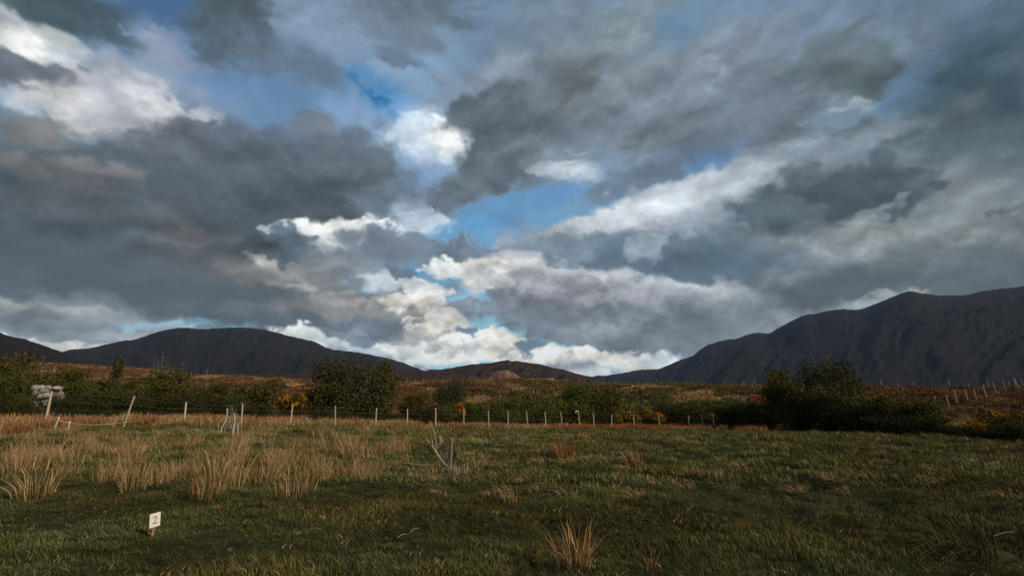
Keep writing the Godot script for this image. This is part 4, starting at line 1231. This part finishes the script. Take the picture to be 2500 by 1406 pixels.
func make_stakes() -> void:
	# dead stump with slats and branches stuck round it
	var base := foot(1093, 1160)
	var d := -base.z
	var o := thing("brushwood_stump", base, "old broken post with a grey slat and bleached branches stuck round it", "stump")
	var q := func(px: float, py: float, dz := 0.0) -> Vector3: return at_row(px, py, d + dz) - base
	stick(o, "post", [q.call(1092, 1166), q.call(1096, 1125), q.call(1101, 1069)], [0.034, 0.032, 0.026], Color(0.38, 0.30, 0.19), mat.wood)
	stick(o, "post_splinter", [q.call(1100, 1150, -0.05), q.call(1103, 1110, -0.05), q.call(1104, 1072, -0.04)], [0.012, 0.012, 0.006], Color(0.42, 0.36, 0.24), mat.wood)
	var slat := Geo.new()
	var a: Vector3 = q.call(1091, 1120, 0.1)
	var b: Vector3 = q.call(1074, 1063, 0.1)
	var side := Vector3(0.024, 0.004, 0)
	var thick := Vector3(0, 0.002, 0.012)
	for s in [-1.0, 1.0]:
		slat.quad(a - side + thick * s, a + side + thick * s, b + side + thick * s, b - side + thick * s, Color(0.46, 0.43, 0.40))
		slat.quad(a + side * s - thick, a + side * s + thick, b + side * s + thick, b + side * s - thick, Color(0.46, 0.43, 0.40))
	slat.quad(b - side - thick, b + side - thick, b + side + thick, b - side + thick, Color(0.46, 0.43, 0.40))
	part(o, "slat", slat.mesh(), mat.wood)
	stick(o, "bleached_branch", [q.call(1090, 1138, -0.05), q.call(1070, 1112, -0.05), q.call(1056, 1090, -0.05), q.call(1053, 1087, -0.05)], [0.009, 0.012, 0.013, 0.014], Color(0.64, 0.58, 0.48), mat.wood)
	stick(o, "curved_branch", [q.call(1067, 1112), q.call(1064, 1078), q.call(1059, 1050), q.call(1049, 1027)], [0.009, 0.009, 0.008, 0.005], Color(0.54, 0.46, 0.35), mat.wood)
	stick(o, "dark_twig", [q.call(1059, 1118), q.call(1048, 1092), q.call(1035, 1066)], [0.009, 0.008, 0.004], Color(0.07, 0.06, 0.05), mat.wood)
	stick(o, "fallen_twig", [q.call(1058, 1134), q.call(1030, 1136, -0.1), q.call(990, 1130, -0.2), q.call(966, 1132, -0.2)], [0.005, 0.007, 0.006, 0.003], Color(0.34, 0.29, 0.23), mat.wood)
	stick(o, "fallen_twig", [q.call(975, 1125, -0.15), q.call(985, 1118, -0.15), q.call(1010, 1114, -0.1)], [0.005, 0.006, 0.003], Color(0.34, 0.29, 0.23), mat.wood)
	stick(o, "fallen_twig", [q.call(1016, 1136, -0.25), q.call(1036, 1141, -0.3)], [0.006, 0.004], Color(0.26, 0.22, 0.17), mat.wood)
	stick(o, "root", [q.call(1098, 1140, -0.1), q.call(1105, 1150, -0.15), q.call(1112, 1150, -0.2)], [0.012, 0.010, 0.006], Color(0.42, 0.38, 0.31), mat.wood)
	stick(o, "root", [q.call(1112, 1146, -0.15), q.call(1130, 1136, -0.2), q.call(1136, 1133, -0.2), q.call(1133, 1140, -0.2)], [0.006, 0.007, 0.008, 0.004], Color(0.56, 0.52, 0.45), mat.wood)
	for i in 40:
		var p: Vector3 = q.call(rng.randf_range(1096, 1142), rng.randf_range(1146, 1172), rng.randf_range(-0.35, -0.05))
		p.y = ground_at(p.x + base.x, -(p.z + base.z)) - base.y
		var r := Vector3(rng.randf_range(-0.09, 0.09), rng.randf_range(0.08, 0.24), rng.randf_range(-0.08, 0.08))
		stick(o, "brush_twig", [p - Vector3(0, 0.02, 0), p + r * 0.6 + Vector3(0.02, 0, 0), p + r], [0.006, 0.005, 0.003], Color(0.28, 0.22, 0.13) if i % 3 else Color(0.62, 0.58, 0.50), mat.wood)
	for i in 18:
		var p: Vector3 = q.call(rng.randf_range(1106, 1116), rng.randf_range(1088, 1120), rng.randf_range(-0.03, 0.03))
		var r := Vector3(rng.randf_range(-0.05, 0.05), rng.randf_range(-0.05, 0.06), rng.randf_range(-0.05, 0.05))
		stick(o, "ivy_sprig", [q.call(1102, 1122, 0.0), p, p + r], [0.004, 0.003, 0.006], Color(0.035, 0.034, 0.022), mat.wood)
	for i in 30:
		var from: Vector3 = q.call(rng.randf_range(1060, 1104), rng.randf_range(1110, 1150), rng.randf_range(-0.1, 0.1))
		var way := rng.randf() * TAU
		var r := Vector3(cos(way) * 0.6, rng.randf_range(0.2, 1.0), sin(way) * 0.5) * rng.randf_range(0.1, 0.3)
		stick(o, "fine_twig", [from, from + r * 0.6 + Vector3(rng.randf_range(-0.02, 0.02), 0, 0), from + r], [0.003, 0.0025, 0.0015], Color(0.36, 0.32, 0.27), mat.wood)
	# clutch of split stakes and branches near the fence
	base = foot(568, 1066)
	d = -base.z
	o = thing("stake_cluster", base, "cluster of split pale stakes and bleached branches in front of the fence", "stakes")
	q = func(px: float, py: float, dz := 0.0) -> Vector3: return at_row(px, py, d + dz) - base
	for s in [["split_stake", [[566, 1073, 0], [568, 1050, 0], [572, 1031, 0], [571, 1008, 0]], [0.036, 0.034, 0.026, 0.02], Color(0.60, 0.54, 0.44)], ["stake", [[580, 1071, 0.1], [580, 1052, 0.1], [580, 1033, 0.1]], [0.020, 0.022, 0.022], Color(0.62, 0.50, 0.42)],
		["bark_stake", [[558, 1068, 0.3], [560, 1052, 0.3], [562, 1036, 0.3]], [0.028, 0.028, 0.028], Color(0.36, 0.27, 0.24)], ["bent_branch", [[537, 1056, 1.2], [541, 1043, 1.2], [550, 1025, 1.2], [554, 1010, 1.2], [553, 997, 1.2]], [0.022, 0.024, 0.024, 0.024, 0.024], Color(0.62, 0.57, 0.47)],
		["stake", [[532, 1062, 0.8], [532, 1045, 0.8], [532, 1028, 0.8]], [0.014, 0.015, 0.015], Color(0.44, 0.36, 0.26)], ["bark_stake", [[548, 1058, 0.9], [548, 1042, 0.9]], [0.024, 0.024], Color(0.36, 0.22, 0.20)], ["twig", [[553, 1042, 0.9], [550, 1033, 0.9], [549, 1028, 0.9]], [0.008, 0.008, 0.005], Color(0.4, 0.36, 0.3)],
		["forked_branch", [[588, 1052, 2.0], [589, 1040, 2.0], [586, 1030, 2.0]], [0.012, 0.014, 0.014], Color(0.46, 0.40, 0.33)]]:
		var path := []
		for p in s[1]:
			path.append(q.call(p[0], p[1], p[2]))
		stick(o, s[0], path, s[2], s[3], mat.wood)
	for i in 22:
		var p: Vector3 = q.call(rng.randf_range(554, 578), rng.randf_range(985, 1030), 2.4)
		stick(o, "dead_twig", [Vector3(p.x * 0.9, ground_at(base.x, d + 2.4) - base.y, p.z), p, p + Vector3(rng.randf_range(-0.2, 0.2), rng.randf_range(-0.1, 0.12), 0.1)], [0.007, 0.005, 0.003], Color(0.30, 0.28, 0.25), mat.wood)
	# two short white stakes with a cord to the fence
	for e in [[129, 1053, 141, 1022, "leaning white stake tied to the fence by a cord"], [163, 1057, 168, 1031, "upright whitish stake with a cord looped over its top"]]:
		base = foot(e[0], e[1])
		d = -base.z
		o = thing("cord_stake", base, e[4], "stake")
		var top := at_row(e[2], e[3], d) - base
		stick(o, "shaft", [Vector3(0, -0.05, 0), top * 0.5, top], [0.034, 0.033, 0.031], Color(0.58, 0.56, 0.46), mat.wood)
		stick(o, "cap", [top, top + Vector3(0, 0.03, 0)], [0.036, 0.028], Color(0.68, 0.66, 0.58), mat.paint)
	var a0 := at_row(143, 1026, -foot(129, 1053).z)
	var a1 := at_row(168, 1033, -foot(163, 1057).z)
	var a2 := at_row(312, 1030, 21.6)
	var cord := thing("cord", a0, "pale slack cord strung from the short stakes to the leaning fence post", "cord")
	stick(cord, "strand", [Vector3.ZERO, (a1 - a0) * 0.5 - Vector3(0, 0.02, 0), a1 - a0], [0.006, 0.006, 0.006], Color(0.5, 0.5, 0.48), mat.paint)
	stick(cord, "strand", [a1 - a0, a1.lerp(a2, 0.3) - a0 - Vector3(0, 0.07, 0), a1.lerp(a2, 0.6) - a0 - Vector3(0, 0.06, 0), a2 - a0], [0.007, 0.007, 0.007, 0.006], Color(0.5, 0.5, 0.48), mat.paint)
	# litter: broken sticks lying in the turf
	for e in [[754, 1308, 783, 1314], [722, 1320, 734, 1319], [592, 1294, 606, 1284], [968, 1330, 970, 1358], [2428, 1327, 2482, 1314], [1560, 1284, 1606, 1292], [1632, 1296, 1656, 1312], [1000, 1312, 1022, 1310], [1314, 1140, 1317, 1158], [390, 1112, 398, 1118], [632, 1296, 655, 1304]]:
		var p := foot(e[0], e[1])
		var r := foot(e[2], e[3])
		if absf(r.z - p.z) > 0.25: r = Vector3(r.x, p.y, p.z - 0.12)
		o = thing("broken_stick", p, "bleached bit of stick lying on the short turf", "stick", "bleached sticks lying in the turf")
		stick(o, "shaft", [Vector3(0, 0.05, 0), (r - p) * 0.5 + Vector3(0, 0.075, 0.01), r - p + Vector3(0, 0.06, 0)], [0.004, 0.0045, 0.003], Color(0.34, 0.29, 0.21), mat.wood)

# ------------------------------------------------------------------ rocks and odds and ends
func boulder(seed_: int, col: Color) -> ArrayMesh:
	var g := Geo.new()
	var n := noise(FastNoiseLite.TYPE_CELLULAR, seed_, 0.9, 2)
	var s := SphereMesh.new()
	s.radial_segments = 9
	s.rings = 6
	var a := s.get_mesh_arrays()
	var v: PackedVector3Array = a[Mesh.ARRAY_VERTEX]
	for i in v.size():
		var p := v[i].normalized()
		g.v.append(p * (0.42 + 0.3 * n.get_noise_3dv(p * 1.6)))
		g.c.append(col)
	g.f = a[Mesh.ARRAY_INDEX]
	return g.mesh()

func make_rocks() -> void:
	var stones := []
	for i in 5:
		stones.append(boulder(200 + i, Color(0.46, 0.45, 0.46) * (0.8 + 0.08 * i)))
	var white := boulder(300, Color(0.62, 0.60, 0.60))
	# rock pile among the willows at the left: column, row of the centre, width, height, depth
	for e in [[88, 947, 26, 20, 24.6, 0], [101, 946, 24, 18, 24.8, 1], [106, 957, 26, 20, 24.4, 0], [117, 947, 16, 16, 24.8, 0], [113, 966, 20, 16, 24.2, 1], [97, 968, 22, 16, 24.2, 0], [138, 948, 34, 14, 25.2, 1], [84, 960, 14, 20, 24.4, 0], [92, 981, 30, 24, 24.4, 0], [113, 984, 30, 26, 24.3, 0], [103, 1000, 50, 36, 24.5, 0], [138, 968, 40, 30, 25.2, 0], [120, 1008, 70, 44, 24.8, 0]]:
		var d: float = e[4]
		var o := MeshInstance3D.new()
		o.name = called("boulder")
		o.mesh = white if e[5] == 1 else stones[rng.randi() % 5]
		o.material_override = mat.rock
		o.position = at_row(e[0], e[1], d)
		o.basis = Basis.from_euler(Vector3(rng.randf() * 6.0, rng.randf() * 6.0, 0)) * Basis.IDENTITY
		o.basis = o.basis.scaled(Vector3(e[2], e[3], e[2]) * 1.45 / FOCAL * d)
		tag(o, "pale rounded boulder in the heap among the willow bushes" if e[5] else "angular light grey boulder in the heap among the willow bushes", "boulder", "white boulders in the heap" if e[5] else "grey boulders in the heap")
		add_child(o)
	# outcrop on the crest and pale stones strewn over the moor
	var strewn := []
	for i in 26:
		strewn.append([rng.randf_range(1305, 1385), rng.randf_range(0.0, 5.0), rng.randf_range(0.8, 2.2), 0])
	for i in 50:
		strewn.append([rng.randf_range(1440, 2480), rng.randf_range(-55.0, -4.0), rng.randf_range(0.25, 0.6), 1])
	for i in 24:
		strewn.append([rng.randf_range(560, 1400), rng.randf_range(-70.0, -6.0), rng.randf_range(0.25, 0.55), 1])
	for e in strewn:
		var k := crest_at(e[0])
		var d: float = maxf(k.x + e[1], edge_at(e[0]) + 14.0)
		var o := MeshInstance3D.new()
		o.name = called("crest_rock" if e[3] == 0 else "moor_stone")
		o.mesh = stones[rng.randi() % 5]
		o.material_override = mat.rock
		o.position = spot(e[0], d) + Vector3(0, e[2] * 0.16, 0)
		o.basis = Basis.from_euler(Vector3(0, rng.randf() * 6.0, 0)).scaled(Vector3(e[2] * 1.3, e[2] * 0.8, e[2]))
		tag(o, "light grey rock of the outcrop on the moor crest" if e[3] == 0 else "small pale stone lying in the heather of the moor", "rock", "rocks of the crest outcrop" if e[3] == 0 else "pale stones strewn over the moor")
		add_child(o)

func make_farm_things() -> void:
	# red machine half sunk behind the bushes
	var d := 62.0
	var p := spot(1834, d)
	p.y = level(976, d) - 0.45
	var o := thing("farm_machine", Vector3(p.x, ground_at(p.x, d), -d), "dark red derelict farm machine with pale lamps behind the bushes", "machine")
	var lift := p.y - o.position.y
	var red := Color(0.10, 0.013, 0.018)
	var body := part(o, "body", box(Vector3(1.3, 0.5, 0.8), red, 0.03).mesh(), mat.paint)
	body.position = Vector3(-0.15, lift + 0.45, 0)
	var hood := part(o, "hood", box(Vector3(0.8, 0.28, 0.7), Color(0.12, 0.03, 0.03), 0.04).mesh(), mat.paint)
	hood.position = Vector3(0.1, lift + 0.82, 0)
	for x in [-0.55, 0.52]:
		var lamp := part(o, "lamp", boulder(400, Color(0.62, 0.52, 0.52)), mat.paint)
		lamp.position = Vector3(x, lift + 0.42, 0.42)
		lamp.scale = Vector3.ONE * 0.22
	var frame := Geo.new()
	for s in [[Vector3(0.62, 0, 0.3), Vector3(0.72, 0.95, 0.3)], [Vector3(0.95, 0, 0.3), Vector3(0.9, 0.9, 0.3)], [Vector3(0.72, 0.95, 0.3), Vector3(0.9, 0.9, 0.3)], [Vector3(-0.7, 0.88, 0.3), Vector3(0.7, 0.98, 0.3)]]:
		frame.tube([s[0] + Vector3(0, lift, 0), s[1] + Vector3(0, lift, 0)], [0.035, 0.035], 6, Color(0.42, 0.30, 0.22))
	part(o, "frame", frame.mesh(), mat.wood)
	for x in [-0.5, 0.4]:
		var g := Geo.new()
		g.tube([Vector3(x, lift * 0.5, -0.42), Vector3(x, lift * 0.5, 0.42)], [maxf(0.3, lift * 0.5), maxf(0.3, lift * 0.5)], 14, Color(0.02, 0.02, 0.02))
		part(o, "wheel", g.mesh(), mat.paint)
	# white trough and lamp post on the crest
	d = 106.0
	p = spot(1809, d)
	o = thing("water_tank", p, "small white tank with upright pipes on the moor crest", "tank")
	part(o, "tank", box(Vector3(0.42, 0.36, 0.4), Color(0.7, 0.7, 0.7), 0.03).mesh(), mat.paint).position = Vector3(0, 0.2, 0)
	for x in [-0.22, 0.03, 0.3]:
		stick(o, "pipe", [Vector3(x, 0, 0), Vector3(x, 0.8 if x < 0.1 else 0.7, 0)], [0.025, 0.025], Color(0.55, 0.55, 0.55), mat.paint)
	p = spot(1837, d)
	o = thing("marker_post", p, "thin post with a white knob on the moor crest", "post")
	stick(o, "shaft", [Vector3(0, -0.1, 0), Vector3(0, 0.85, 0)], [0.03, 0.03], Color(0.3, 0.29, 0.27), mat.wood)
	part(o, "knob", boulder(401, Color(0.75, 0.75, 0.75)), mat.paint).transform = Transform3D(Basis.IDENTITY.scaled(Vector3.ONE * 0.24), Vector3(0, 0.9, 0))
